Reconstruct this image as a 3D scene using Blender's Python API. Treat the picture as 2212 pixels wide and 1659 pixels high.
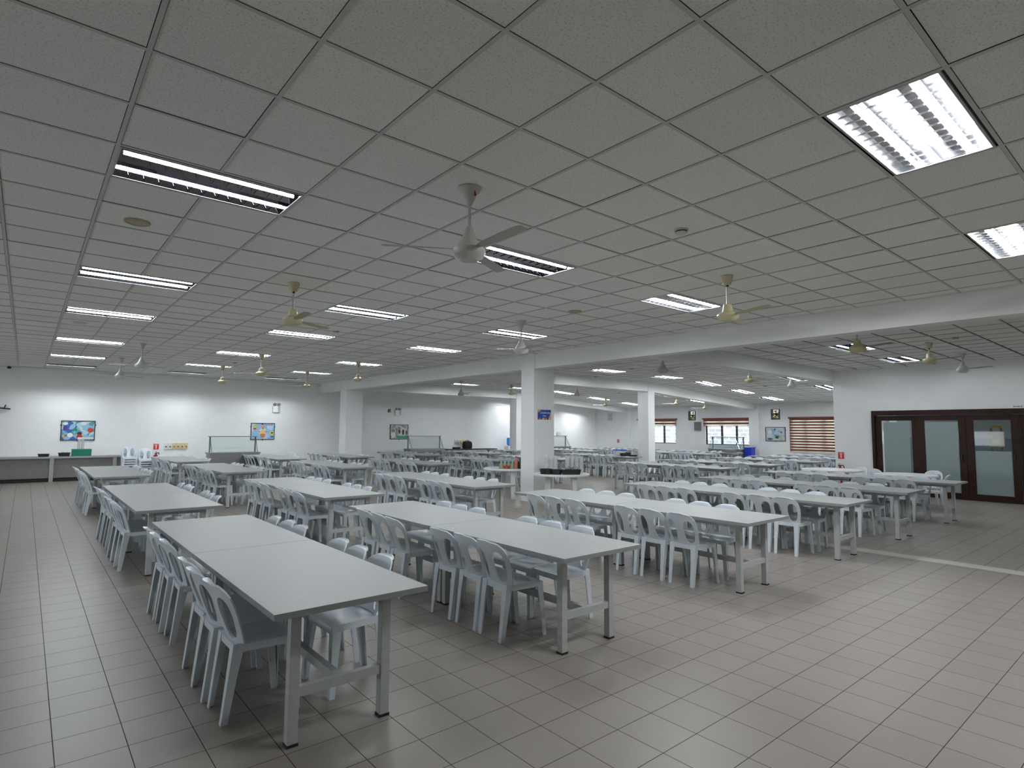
import bpy, bmesh, math, random
from mathutils import Matrix, Vector

for o in list(bpy.data.objects):
    bpy.data.objects.remove(o, do_unlink=True)
S = bpy.context.scene
C = S.collection
PI = math.pi
rnd = random.Random(7)

# ------------------------------------------------------------------ camera
cam_d = bpy.data.cameras.new('camera')
cam_d.sensor_width = 36.0
cam_d.lens = 36.0 * 1253.2 / 2212.0
cam_d.clip_end = 200
cam = bpy.data.objects.new('camera', cam_d)
C.objects.link(cam)
_f = Vector((0.6394465, 0.76475397, 0.07911723))
_r = Vector((0.76677348, -0.64187765, 0.00717737))
_u = Vector((-0.0562725, -0.05607545, 0.99683948))
cam.matrix_world = Matrix(((_r.x, _u.x, -_f.x, 0), (_r.y, _u.y, -_f.y, 0), (_r.z, _u.z, -_f.z, 1.645), (0, 0, 0, 1)))
S.camera = cam

# ------------------------------------------------------------------ light and exposure
S.view_settings.view_transform = 'Standard'
S.view_settings.look = 'None'
S.view_settings.gamma = 1.0
S.view_settings.use_curve_mapping = False
S.view_settings.exposure = 0.0
SKY = 7.0
TUBE = 108.0
w = bpy.data.worlds.new('sky')
S.world = w
w.use_nodes = True
w.node_tree.nodes['Background'].inputs[0].default_value = (0.86, 0.93, 1.0, 1)
w.node_tree.nodes['Background'].inputs[1].default_value = SKY
S.cycles.use_denoising = True
S.cycles.max_bounces = 8
S.cycles.diffuse_bounces = 5
S.cycles.glossy_bounces = 4
S.cycles.transmission_bounces = 6
S.cycles.transparent_max_bounces = 16
S.cycles.sample_clamp_indirect = 4.0

# ------------------------------------------------------------------ materials
MATS = {}


def mat(name, col, rough=0.5, metal=0.0, spec=0.5, var=0.0, scale=20.0, emit=None, bump=0.0, alpha=None):
    if name in MATS:
        return MATS[name]
    m = bpy.data.materials.new(name)
    m.use_nodes = True
    nt = m.node_tree
    b = nt.nodes['Principled BSDF']
    b.inputs['Base Color'].default_value = (*col, 1)
    b.inputs['Roughness'].default_value = rough
    b.inputs['Metallic'].default_value = metal
    b.inputs['Specular IOR Level'].default_value = spec
    if var or bump:
        tc = nt.nodes.new('ShaderNodeTexCoord')
        nz = nt.nodes.new('ShaderNodeTexNoise')
        nz.inputs['Scale'].default_value = scale
        nz.inputs['Detail'].default_value = 4
        nt.links.new(tc.outputs['Object'], nz.inputs['Vector'])
        if var:
            cr = nt.nodes.new('ShaderNodeValToRGB')
            cr.color_ramp.elements[0].position = 0.3
            cr.color_ramp.elements[1].position = 0.7
            cr.color_ramp.elements[0].color = (*[c * (1 - var) for c in col], 1)
            cr.color_ramp.elements[1].color = (*[min(1, c * (1 + var)) for c in col], 1)
            nt.links.new(nz.outputs['Fac'], cr.inputs[0])
            nt.links.new(cr.outputs[0], b.inputs['Base Color'])
        if bump:
            bp = nt.nodes.new('ShaderNodeBump')
            bp.inputs['Strength'].default_value = bump
            bp.inputs['Distance'].default_value = 0.002
            nt.links.new(nz.outputs['Fac'], bp.inputs['Height'])
            nt.links.new(bp.outputs[0], b.inputs['Normal'])
    if emit:
        b.inputs['Emission Color'].default_value = (*emit[0], 1)
        b.inputs['Emission Strength'].default_value = emit[1]
    if alpha is not None:
        b.inputs['Alpha'].default_value = alpha
    MATS[name] = m
    return m


def glass(name, tint, mix):
    """clear pane: mostly see-through with a little reflection"""
    m = bpy.data.materials.new(name)
    m.use_nodes = True
    nt = m.node_tree
    out = nt.nodes['Material Output']
    nt.nodes.remove(nt.nodes['Principled BSDF'])
    t = nt.nodes.new('ShaderNodeBsdfTransparent')
    t.inputs[0].default_value = (*tint, 1)
    g = nt.nodes.new('ShaderNodeBsdfGlossy')
    g.inputs['Roughness'].default_value = 0.03
    fr = nt.nodes.new('ShaderNodeFresnel')
    fr.inputs[0].default_value = 1.5
    mu = nt.nodes.new('ShaderNodeMath')
    mu.operation = 'MULTIPLY'
    mu.inputs[1].default_value = mix
    mx = nt.nodes.new('ShaderNodeMixShader')
    nt.links.new(fr.outputs[0], mu.inputs[0])
    nt.links.new(mu.outputs[0], mx.inputs[0])
    nt.links.new(t.outputs[0], mx.inputs[1])
    nt.links.new(g.outputs[0], mx.inputs[2])
    nt.links.new(mx.outputs[0], out.inputs[0])
    MATS[name] = m
    return m


M_WALL = mat('white_paint', (0.87, 0.88, 0.88), 0.75, var=0.015, scale=3, bump=0.05)
M_BEAM = mat('beam_paint', (0.86, 0.87, 0.86), 0.75, var=0.015, scale=3)
M_TBAR = mat('tee_bar', (0.56, 0.56, 0.545), 0.5)
M_GAP = mat('ceiling_gap', (0.012, 0.012, 0.011), 0.9)
M_CHAIR = mat('white_plastic', (0.69, 0.75, 0.80), 0.32, spec=0.4, var=0.03, scale=8)
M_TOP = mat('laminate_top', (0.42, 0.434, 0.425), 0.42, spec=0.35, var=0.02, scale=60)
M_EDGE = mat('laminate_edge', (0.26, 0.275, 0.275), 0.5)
M_FRAME = mat('painted_steel', (0.46, 0.475, 0.47), 0.45, var=0.05, scale=25)
M_BLACK = mat('black_rubber', (0.012, 0.012, 0.012), 0.6)
M_BLKP = mat('black_plastic', (0.015, 0.016, 0.018), 0.35)
M_RTBL = mat('round_table_plastic', (0.78, 0.80, 0.81), 0.35, var=0.02, scale=10)
M_REFL = mat('fixture_reflector', (0.36, 0.37, 0.42), 0.045, metal=1.0)
M_REFLW = mat('fixture_reflector_white', (0.55, 0.56, 0.58), 0.16, metal=1.0)
M_FIXB = mat('fixture_body', (0.45, 0.455, 0.46), 0.4)
M_TUBEN = mat('lamp_tube_strong', (1, 1, 1), 0.5, emit=((0.93, 0.97, 1.0), TUBE * 2.4))
M_TUBEO = mat('lamp_tube_dim', (1, 1, 1), 0.5, emit=((0.90, 0.95, 1.0), TUBE * 0.62))  # weaker output for the near left column
M_TUBEB = mat('lamp_tube_boosted', (1, 1, 1), 0.5, emit=((0.90, 0.96, 1.0), TUBE * 1.95))  # output raised to brighten the back walls
M_TUBE = mat('lamp_tube', (1, 1, 1), 0.5, emit=((0.90, 0.96, 1.0), TUBE))
M_TUBEOFF = mat('lamp_tube_off', (0.75, 0.77, 0.78), 0.3)
M_FANW = mat('fan_white', (0.52, 0.52, 0.49), 0.4)
M_FANC = mat('fan_cream', (0.56, 0.50, 0.31), 0.4)
M_BLADEW = mat('fan_blade_white', (0.5, 0.5, 0.47), 0.4)
M_BLADEC = mat('fan_blade_cream', (0.52, 0.48, 0.36), 0.4)
M_RED = mat('red_sign', (0.62, 0.02, 0.02), 0.4)
M_REDX = mat('extinguisher_red', (0.42, 0.01, 0.015), 0.3)
M_WHITE = mat('white_print', (0.85, 0.85, 0.85), 0.5)
M_WOOD = mat('dark_wood', (0.026, 0.010, 0.006), 0.4, spec=0.25, var=0.35, scale=9)
M_WOODB = mat('blind_wood', (0.17, 0.035, 0.02), 0.5, var=0.15, scale=30)
M_DARKF = mat('dark_aluminium', (0.02, 0.02, 0.022), 0.4)
M_STEEL = mat('brushed_steel', (0.24, 0.24, 0.235), 0.35, metal=0.3, var=0.06, scale=40)
M_CONC = mat('grey_counter', (0.17, 0.17, 0.16), 0.7, var=0.08, scale=14)
M_CTOP = mat('counter_top_edge', (0.33, 0.33, 0.315), 0.5)
M_GREEN = mat('green_crate', (0.0, 0.17, 0.10), 0.4)
M_BLUE = mat('blue_plastic', (0.01, 0.05, 0.55), 0.35)
M_LBLUE = mat('water_blue', (0.05, 0.25, 0.75), 0.2)
M_GREY = mat('grey_box', (0.16, 0.165, 0.17), 0.5)
M_YEL = mat('switch_yellow', (0.72, 0.62, 0.30), 0.5)
M_SAUCE = mat('orange_sauce', (0.75, 0.08, 0.01), 0.3)
M_BRASS = mat('vent_blade_brass', (0.50, 0.42, 0.16), 0.35, metal=0.5)
M_SPKT = mat('speaker_tan', (0.42, 0.37, 0.25), 0.6, var=0.1, scale=120)
M_DET = mat('detector_white', (0.60, 0.61, 0.60), 0.5)
M_STRIP = mat('pale_floor_strip', (0.50, 0.475, 0.44), 0.4)
M_GROUND = mat('yard_concrete', (0.68, 0.68, 0.65), 0.9, var=0.1, scale=2)
M_GLASS = glass('clear_glass', (0.97, 0.99, 0.99), 0.6)
M_GGLASS = glass('counter_glass', (0.88, 0.94, 0.93), 0.3)
M_CUP = mat('clear_cup', (0.80, 0.80, 0.79), 0.2, alpha=0.58)
M_SHEER = None


def mat_sheer():
    m = bpy.data.materials.new('sheer_fabric')
    m.use_nodes = True
    nt = m.node_tree
    out = nt.nodes['Material Output']
    nt.nodes.remove(nt.nodes['Principled BSDF'])
    t = nt.nodes.new('ShaderNodeBsdfTransparent')
    t.inputs[0].default_value = (0.72, 0.70, 0.64, 1)
    d = nt.nodes.new('ShaderNodeBsdfTranslucent')
    d.inputs[0].default_value = (0.7, 0.67, 0.58, 1)
    mx = nt.nodes.new('ShaderNodeMixShader')
    mx.inputs[0].default_value = 0.55
    nt.links.new(t.outputs[0], mx.inputs[1])
    nt.links.new(d.outputs[0], mx.inputs[2])
    nt.links.new(mx.outputs[0], out.inputs[0])
    return m


def mat_frost():
    m = bpy.data.materials.new('frosted_film')
    m.use_nodes = True
    nt = m.node_tree
    out = nt.nodes['Material Output']
    p = nt.nodes['Principled BSDF']
    p.inputs['Base Color'].default_value = (0.30, 0.37, 0.36, 1)
    p.inputs['Roughness'].default_value = 0.25
    t = nt.nodes.new('ShaderNodeBsdfTranslucent')
    t.inputs[0].default_value = (0.30, 0.40, 0.40, 1)
    mx = nt.nodes.new('ShaderNodeMixShader')
    mx.inputs[0].default_value = 0.12
    nt.links.new(p.outputs[0], mx.inputs[1])
    nt.links.new(t.outputs[0], mx.inputs[2])
    nt.links.new(mx.outputs[0], out.inputs[0])
    return m


def mat_ceiling():
    m = bpy.data.materials.new('ceiling_tile')
    m.use_nodes = True
    nt = m.node_tree
    b = nt.nodes['Principled BSDF']
    b.inputs['Roughness'].default_value = 0.9
    b.inputs['Specular IOR Level'].default_value = 0.1
    tc = nt.nodes.new('ShaderNodeTexCoord')
    nz = nt.nodes.new('ShaderNodeTexNoise')
    nz.inputs['Scale'].default_value = 95
    nz.inputs['Detail'].default_value = 3
    cr = nt.nodes.new('ShaderNodeValToRGB')
    cr.color_ramp.elements[0].position = 0.30
    cr.color_ramp.elements[1].position = 0.46
    cr.color_ramp.elements[0].color = (0.56, 0.56, 0.54, 1)
    cr.color_ramp.elements[1].color = (0.84, 0.84, 0.815, 1)
    vc = nt.nodes.new('ShaderNodeVertexColor')
    vc.layer_name = 'tint'
    mul = nt.nodes.new('ShaderNodeMixRGB')
    mul.blend_type = 'MULTIPLY'
    mul.inputs[0].default_value = 1
    nt.links.new(tc.outputs['Object'], nz.inputs['Vector'])
    nt.links.new(nz.outputs['Fac'], cr.inputs[0])
    nt.links.new(cr.outputs[0], mul.inputs[1])
    nt.links.new(vc.outputs[0], mul.inputs[2])
    nt.links.new(mul.outputs[0], b.inputs['Base Color'])
    return m


def mat_floor():
    m = bpy.data.materials.new('floor_tile')
    m.use_nodes = True
    nt = m.node_tree
    L = nt.links
    b = nt.nodes['Principled BSDF']
    tc = nt.nodes.new('ShaderNodeTexCoord')
    sp = nt.nodes.new('ShaderNodeSeparateXYZ')
    L.new(tc.outputs['Object'], sp.inputs[0])

    def mth(op, a, bb=None):
        n = nt.nodes.new('ShaderNodeMath')
        n.operation = op
        for i, v in enumerate((a, bb)):
            if v is None:
                continue
            if isinstance(v, (int, float)):
                n.inputs[i].default_value = v
            else:
                L.new(v, n.inputs[i])
        return n.outputs[0]
    gx = mth('DIVIDE', mth('SUBTRACT', sp.outputs[0], 2.0026), 0.3)
    gy = mth('DIVIDE', mth('SUBTRACT', sp.outputs[1], 2.4825), 0.3)
    ex = mth('ABSOLUTE', mth('SUBTRACT', mth('FRACT', mth('ADD', gx, 0.5)), 0.5))
    ey = mth('ABSOLUTE', mth('SUBTRACT', mth('FRACT', mth('ADD', gy, 0.5)), 0.5))
    e = mth('MINIMUM', ex, ey)
    g = mth('LESS_THAN', e, 0.0075)
    cmb = nt.nodes.new('ShaderNodeCombineXYZ')
    L.new(mth('FLOOR', gx), cmb.inputs[0])
    L.new(mth('FLOOR', gy), cmb.inputs[1])
    wn = nt.nodes.new('ShaderNodeTexWhiteNoise')
    L.new(cmb.outputs[0], wn.inputs['Vector'])
    nz = nt.nodes.new('ShaderNodeTexNoise')
    nz.inputs['Scale'].default_value = 140
    L.new(tc.outputs['Object'], nz.inputs['Vector'])
    nz2 = nt.nodes.new('ShaderNodeTexNoise')
    nz2.inputs['Scale'].default_value = 0.8
    L.new(tc.outputs['Object'], nz2.inputs['Vector'])
    val = mth('ADD', mth('MULTIPLY', wn.outputs[0], 0.06), mth('MULTIPLY', nz.outputs['Fac'], 0.16))
    val = mth('ADD', val, mth('MULTIPLY', nz2.outputs['Fac'], 0.12))
    cr = nt.nodes.new('ShaderNodeValToRGB')
    cr.color_ramp.elements[0].position = 0.05
    cr.color_ramp.elements[1].position = 0.30
    cr.color_ramp.elements[0].color = (0.255, 0.226, 0.198, 1)
    cr.color_ramp.elements[1].color = (0.325, 0.294, 0.262, 1)
    L.new(val, cr.inputs[0])
    mx = nt.nodes.new('ShaderNodeMixRGB')
    L.new(g, mx.inputs[0])
    L.new(cr.outputs[0], mx.inputs[1])
    mx.inputs[2].default_value = (0.045, 0.038, 0.034, 1)
    L.new(mx.outputs[0], b.inputs['Base Color'])
    b.inputs['Specular IOR Level'].default_value = 0.4
    rg = mth('ADD', 0.36, mth('MULTIPLY', g, 0.5))
    L.new(rg, b.inputs['Roughness'])
    bp = nt.nodes.new('ShaderNodeBump')
    bp.inputs['Strength'].default_value = 0.4
    bp.inputs['Distance'].default_value = 0.003
    L.new(mth('SUBTRACT', 1, g), bp.inputs['Height'])
    L.new(bp.outputs[0], b.inputs['Normal'])
    return m


def mat_blocks():
    m = bpy.data.materials.new('block_wall')
    m.use_nodes = True
    nt = m.node_tree
    b = nt.nodes['Principled BSDF']
    b.inputs['Roughness'].default_value = 0.9
    tc = nt.nodes.new('ShaderNodeTexCoord')
    mp = nt.nodes.new('ShaderNodeMapping')
    mp.inputs['Rotation'].default_value = (PI / 2, 0, PI / 2)
    br = nt.nodes.new('ShaderNodeTexBrick')
    br.inputs['Scale'].default_value = 1
    br.inputs['Brick Width'].default_value = 0.4
    br.inputs['Row Height'].default_value = 0.2
    br.inputs['Mortar Size'].default_value = 0.02
    br.inputs['Color1'].default_value = (0.20, 0.20, 0.20, 1)
    br.inputs['Color2'].default_value = (0.30, 0.30, 0.31, 1)
    br.inputs['Mortar'].default_value = (0.62, 0.63, 0.66, 1)
    sx = nt.nodes.new('ShaderNodeSeparateXYZ')
    cx = nt.nodes.new('ShaderNodeCombineXYZ')
    nt.links.new(tc.outputs['Object'], sx.inputs[0])
    nt.links.new(sx.outputs[1], cx.inputs[0])
    nt.links.new(sx.outputs[2], cx.inputs[1])
    nt.links.new(cx.outputs[0], br.inputs['Vector'])
    nt.links.new(br.outputs['Color'], b.inputs['Base Color'])
    return m


def mat_poster(name, cols, seed, scale):
    m = bpy.data.materials.new(name)
    m.use_nodes = True
    nt = m.node_tree
    b = nt.nodes['Principled BSDF']
    b.inputs['Roughness'].default_value = 0.35
    tc = nt.nodes.new('ShaderNodeTexCoord')
    mp = nt.nodes.new('ShaderNodeMapping')
    mp.inputs['Location'].default_value = (seed, seed * 1.7, seed * 0.3)
    nz = nt.nodes.new('ShaderNodeTexNoise')
    nz.inputs['Scale'].default_value = scale * 0.6
    ad = nt.nodes.new('ShaderNodeVectorMath')
    ad.operation = 'MULTIPLY_ADD'
    ad.inputs[1].default_value = (0.25, 0.25, 0.25)
    vo = nt.nodes.new('ShaderNodeTexVoronoi')
    vo.inputs['Scale'].default_value = scale
    sep = nt.nodes.new('ShaderNodeSeparateColor')
    cr = nt.nodes.new('ShaderNodeValToRGB')
    cr.color_ramp.interpolation = 'CONSTANT'
    els = cr.color_ramp.elements
    while len(els) < len(cols):
        els.new(0.5)
    for i, c in enumerate(cols):
        els[i].position = i / len(cols)
        els[i].color = (*c, 1)
    L = nt.links
    L.new(tc.outputs['Object'], mp.inputs[0])
    L.new(mp.outputs[0], nz.inputs['Vector'])
    L.new(nz.outputs['Color'], ad.inputs[0])
    L.new(mp.outputs[0], ad.inputs[2])
    L.new(ad.outputs[0], vo.inputs['Vector'])
    L.new(vo.outputs['Color'], sep.inputs[0])
    L.new(sep.outputs[0], cr.inputs[0])
    L.new(cr.outputs[0], b.inputs['Base Color'])
    return m


M_SHEER = mat_sheer()
M_FROST = mat_frost()
M_CEIL = mat_ceiling()
M_FLOOR = mat_floor()
M_BLOCK = mat_blocks()

# ------------------------------------------------------------------ mesh helpers


def box(bm, x0, x1, y0, y1, z0, z1, mi=0):
    v = [bm.verts.new(p) for p in ((x0, y0, z0), (x1, y0, z0), (x1, y1, z0), (x0, y1, z0), (x0, y0, z1), (x1, y0, z1), (x1, y1, z1), (x0, y1, z1))]
    out = []
    for q in ((0, 3, 2, 1), (4, 5, 6, 7), (0, 1, 5, 4), (1, 2, 6, 5), (2, 3, 7, 6), (3, 0, 4, 7)):
        f = bm.faces.new([v[i] for i in q])
        f.material_index = mi
        out.append(f)
    return out


def hexa(bm, pts, mi=0):
    """eight corners, ordered as in box()"""
    v = [bm.verts.new(p) for p in pts]
    for q in ((0, 3, 2, 1), (4, 5, 6, 7), (0, 1, 5, 4), (1, 2, 6, 5), (2, 3, 7, 6), (3, 0, 4, 7)):
        f = bm.faces.new([v[i] for i in q])
        f.material_index = mi


def loft(bm, rings, caps=True, mi=0):
    R = [[bm.verts.new(p) for p in r] for r in rings]
    n = len(R[0])
    for a, b in zip(R, R[1:]):
        for i in range(n):
            f = bm.faces.new((a[i], a[(i + 1) % n], b[(i + 1) % n], b[i]))
            f.material_index = mi
    if caps:
        f = bm.faces.new(list(reversed(R[0])))
        f.material_index = mi
        f = bm.faces.new(R[-1])
        f.material_index = mi


def lathe(bm, prof, seg=24, cx=0, cy=0, caps=True, mi=0):
    loft(bm, [[(cx + r * math.cos(2 * PI * i / seg), cy + r * math.sin(2 * PI * i / seg), z) for i in range(seg)] for r, z in prof], caps, mi)


def bar(bm, a, b, rad, seg=8, mi=0):
    a, b = Vector(a), Vector(b)
    d = (b - a).normalized()
    s = d.orthogonal().normalized()
    t = d.cross(s)
    loft(bm, [[p + rad * (math.cos(2 * PI * i / seg) * s + math.sin(2 * PI * i / seg) * t) for i in range(seg)] for p in (a, b)], True, mi)


def BM():
    return bmesh.new()


def obj(name, bm, mats, parent=None, bevel=0.0, smooth=None, recalc=True):
    if recalc:
        bmesh.ops.recalc_face_normals(bm, faces=bm.faces[:])
    if bevel:
        bmesh.ops.bevel(bm, geom=bm.edges[:], offset=bevel, segments=2, affect='EDGES', profile=0.6)
    me = bpy.data.meshes.new(name)
    bm.to_mesh(me)
    bm.free()
    if not isinstance(mats, (list, tuple)):
        mats = [mats]
    for m in mats:
        me.materials.append(m)
    if smooth is not None:
        for p in me.polygons:
            p.use_smooth = True
        try:
            me.set_sharp_from_angle(angle=math.radians(smooth))
        except Exception:
            pass
    o = bpy.data.objects.new(name, me)
    C.objects.link(o)
    if parent:
        o.parent = parent
    return o


def tag(o, label, cat, group=None):
    o['label'] = label
    o['category'] = cat
    if group:
        o['group'] = group
    return o


def thing(name, label, cat, loc, rz=0.0, group=None):
    o = bpy.data.objects.new(name, None)
    C.objects.link(o)
    o.location = loc
    o.rotation_euler = (0, 0, rz)
    return tag(o, label, cat, group)


def struct(name, bm, mats, parent=None, label=None, smooth=None):
    o = obj(name, bm, mats, parent, smooth=smooth)
    if parent is None:
        o['kind'] = 'structure'
    if label:
        o['label'] = label
    return o


KIDS = {}


def remember(root):
    """the parts of a finished thing, so that copies need no look-up through the scene"""
    KIDS[root] = [(c, [g for g in root_children(c)]) for c in root_children(root)]


def root_children(o):
    return [c for c in C.objects if c.parent == o]


def dup(root, loc, rz, label, group=None):
    r = root.copy()
    C.objects.link(r)
    r.location = loc
    r.rotation_euler = (0, 0, rz)
    r['label'] = label
    if group:
        r['group'] = group
    for ch, gs in KIDS[root]:
        c = ch.copy()
        C.objects.link(c)
        c.parent = r
        for g in gs:
            d = g.copy()
            C.objects.link(d)
            d.parent = c
    return r


ORD = ['first', 'second', 'third', 'fourth', 'fifth', 'sixth', 'seventh', 'eighth', 'ninth', 'tenth', 'eleventh', 'twelfth']

# ------------------------------------------------------------------ the setting
CEIL = 3.427
XS = 17.6
SL = 0.0714


def zc(x):
    return CEIL if x <= XS else CEIL - SL * (x - XS)


WIN_X = 25.4
BACK_Y = 22.8
DOOR_X = 17.9

bm = BM()
box(bm, -6, WIN_X + 0.2, -8, BACK_Y + 0.2, -0.2, 0)
struct('floor', bm, M_FLOOR)
bm = BM()
box(bm, WIN_X + 0.2, 40, -8, 34, -0.25, -0.05)
struct('ground', bm, M_GROUND)
bm = BM()
box(bm, -40, -6.2, -20, 40, -0.25, -0.05)  # unseen ground added on the left, pale to bounce daylight indoors
struct('ground', bm, M_GROUND)
bm = BM()
box(bm, 9.00, 9.26, -8, 9.95, 0.0, 0.0015)
struct('trim_1', bm, M_STRIP)

# ceiling grid rows and columns
LX_A = [0.9514, 3.9514, 6.9514]
rows = [4.62, 8.22, 11.05, 14.90, 18.35, 21.10]
ncell = [6, 5, 6, 6, 5]
rows_b = [4.70, 8.35, 11.45, 14.80, 18.75, 21.75]


def grid_lines(rw):
    ys = [rw[0] - 0.3 - 0.6 * k for k in range(0, 21)][::-1]
    for i, n in enumerate(ncell):
        p = (rw[i + 1] - rw[i]) / n
        ys += [rw[i] + p / 2 + k * p for k in range(n)]
    y = rw[-1] + p / 2
    while y < BACK_Y:
        ys.append(y)
        y += 0.58
    return [y for y in ys if y > -8.0] + [BACK_Y]


yl_a, yl_b = grid_lines(rows), grid_lines(rows_b)
xl_a = [0.3514 + 0.6 * k for k in range(-11, 15)]
xl_a = [x for x in xl_a if x < 9.0] + [9.03]
xl_b = [9.3] + [x for x in [13.29 + 0.6 * k for k in range(-6, 21)] if 9.45 < x < WIN_X - 0.1] + [WIN_X]
LIGHTS = []   # (x, y, label, lit)
row_w = ['nearest', 'second', 'third', 'fourth', 'fifth', 'farthest']
col_w = ['left', 'middle', 'right']
for ci, x in enumerate(LX_A):
    for ri, y in enumerate(rows):
        if (ri == 5 and ci == 2):
            pass
        LIGHTS.append((x, y, 'recessed twin-tube ceiling light, %s column of main hall, %s row from camera' % (col_w[ci], ORD[ri]), True))
LIGHTS.append((3.9514, 1.02, 'large bright louvred ceiling light at the top right of the photo', True))
LIGHTS.append((6.9514, 1.02, 'bright louvred ceiling light cut off by the right edge of the photo', True))
for x, y, lab in ((6.9514, -2.58, 'added unseen ceiling light behind the camera on the right of main hall'), (13.29, 1.02, 'added unseen ceiling light right of frame beyond the main beam'), (16.29, 1.02, 'added unseen ceiling light right of frame nearest the door wall')):  # out-of-view fixtures added to brighten the right of the hall
    LIGHTS.append((x, y, lab, True))
xb = [13.29, 16.29, 18.69, 21.09, 23.49]
nb = ['first', 'second', 'third', 'fourth', 'fifth']
for ci, x in enumerate(xb):
    for ri, y in enumerate(rows_b[:5]):
        if ri == 0 and ci > 1:
            continue
        if ri == 0:
            lab = 'ceiling light in front of the brown doors, %s' % ('under the cream fan' if ci == 0 else 'nearer the door wall')
        else:
            lab = 'ceiling light beyond the main beam, %s column, %s row of far hall' % (nb[ci], ORD[ri - 1])
        LIGHTS.append((x, y, lab, True))


for k, x in enumerate((18.69, 21.09, 23.49)):  # hidden fixtures added to brighten the far hall and its back wall
    LIGHTS.append((x, 21.75, 'added unseen ceiling light by the back wall behind far hall beam, %s one' % ORD[k], True))


def in_light(x, y):
    return any(abs(x - L[0]) < 0.6 and abs(y - L[1]) < 0.28 for L in LIGHTS)


bm = BM()
tint = bm.loops.layers.float_color.new('tint')
G = 0.0145
for xl, ylines in ((xl_a, yl_a), (xl_b, yl_b)):
    for xa, xc in zip(xl, xl[1:]):
        for ya, yc in zip(ylines, ylines[1:]):
            xm, ym = (xa + xc) / 2, (ya + yc) / 2
            if xm > DOOR_X + 0.1 and ym < 6.7:
                continue
            if in_light(xm, ym):
                continue
            dz = 0.004 + rnd.choice([0, 0, 0, 0.002])
            pts = [(xa + G, ya + G), (xc - G, ya + G), (xc - G, yc - G), (xa + G, yc - G)]
            f = bm.faces.new([bm.verts.new((px, py, zc(px) + dz)) for px, py in pts][::-1])
            f.material_index = 0
            t = 1.0 + rnd.uniform(-0.035, 0.035)
            for lp in f.loops:
                lp[tint] = (t, t, t, 1)
    # tee bars
    hb = 0.0115
    ye0, ye1 = ylines[0], ylines[-1]
    for x in xl[1:-1]:
        segs = [(max(ye0, 6.75) if x > DOOR_X + 0.1 else ye0, ye1)]
        for L in LIGHTS:
            if abs(L[0] - x) < 0.5:
                ns = []
                for a, b in segs:
                    if a < L[1] < b:
                        ns += [(a, L[1] - 0.29), (L[1] + 0.29, b)]
                    else:
                        ns.append((a, b))
                segs = ns
        for a, b in segs:
            hexa(bm, [(x - hb, a, zc(x) - 0.001), (x + hb, a, zc(x) - 0.001), (x + hb, b, zc(x) - 0.001), (x - hb, b, zc(x) - 0.001),
                      (x - hb, a, zc(x) + 0.003), (x + hb, a, zc(x) + 0.003), (x + hb, b, zc(x) + 0.003), (x - hb, b, zc(x) + 0.003)], 1)
    for y in ylines[1:-1]:
        parts = [(xl[0], xl[-1])]
        if xl is xl_b:
            parts = [(xl[0], XS), (XS, WIN_X)] if y > 6.75 else [(xl[0], DOOR_X)]
        for a, b in parts:
            hexa(bm, [(a, y - hb, zc(a)), (b, y - hb, zc(b)), (b, y + hb, zc(b)), (a, y + hb, zc(a)),
                      (a, y - hb, zc(a) + 0.003), (b, y - hb, zc(b) + 0.003), (b, y + hb, zc(b) + 0.003), (a, y + hb, zc(a) + 0.003)], 1)
# black slab above the tiles, seals out the sky and keeps gaps dark
for xa, xc in ((-6, XS), (XS, WIN_X)):
    hexa(bm, [(xa, -8, zc(xa) + 0.14), (xc, -8, zc(xc) + 0.14), (xc, BACK_Y + 0.2, zc(xc) + 0.14), (xa, BACK_Y + 0.2, zc(xa) + 0.14),
              (xa, -8, zc(xa) + 0.3), (xc, -8, zc(xc) + 0.3), (xc, BACK_Y + 0.2, zc(xc) + 0.3), (xa, BACK_Y + 0.2, zc(xa) + 0.3)], 2)
ceiling = obj('ceiling', bm, [M_CEIL, M_TBAR, M_GAP], recalc=False)
ceiling['kind'] = 'structure'


def wall_grid(name, axis, pos, thick, u0, u1, z0, z1, holes, m=M_WALL):
    """a straight wall with rectangular openings; axis 'x': the wall stands at x = pos and runs along y"""
    us = sorted({u0, u1, *[h[0] for h in holes], *[h[1] for h in holes]})
    zs = sorted({z0, z1, *[h[2] for h in holes], *[h[3] for h in holes]})
    bm = BM()

    def solid(i, j):
        if i < 0 or j < 0 or i >= len(us) - 1 or j >= len(zs) - 1:
            return False
        um, zm = (us[i] + us[i + 1]) / 2, (zs[j] + zs[j + 1]) / 2
        return not any(h[0] < um < h[1] and h[2] < zm < h[3] for h in holes)

    def P(u, t, z):
        return (pos + t, u, z) if axis == 'x' else (u, pos + t, z)
    for i in range(len(us) - 1):
        for j in range(len(zs) - 1):
            if not solid(i, j):
                continue
            a, b, c, d = us[i], us[i + 1], zs[j], zs[j + 1]
            quads = [[P(a, 0, c), P(b, 0, c), P(b, 0, d), P(a, 0, d)], [P(a, thick, c), P(b, thick, c), P(b, thick, d), P(a, thick, d)]]
            if not solid(i - 1, j):
                quads.append([P(a, 0, c), P(a, thick, c), P(a, thick, d), P(a, 0, d)])
            if not solid(i + 1, j):
                quads.append([P(b, 0, c), P(b, thick, c), P(b, thick, d), P(b, 0, d)])
            if not solid(i, j - 1):
                quads.append([P(a, 0, c), P(b, 0, c), P(b, thick, c), P(a, thick, c)])
            if not solid(i, j + 1):
                quads.append([P(a, 0, d), P(b, 0, d), P(b, thick, d), P(a, thick, d)])
            for q in quads:
                bm.faces.new([bm.verts.new(p) for p in q])
    bmesh.ops.remove_doubles(bm, verts=bm.verts[:], dist=1e-4)
    return struct(name, bm, m)


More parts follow.
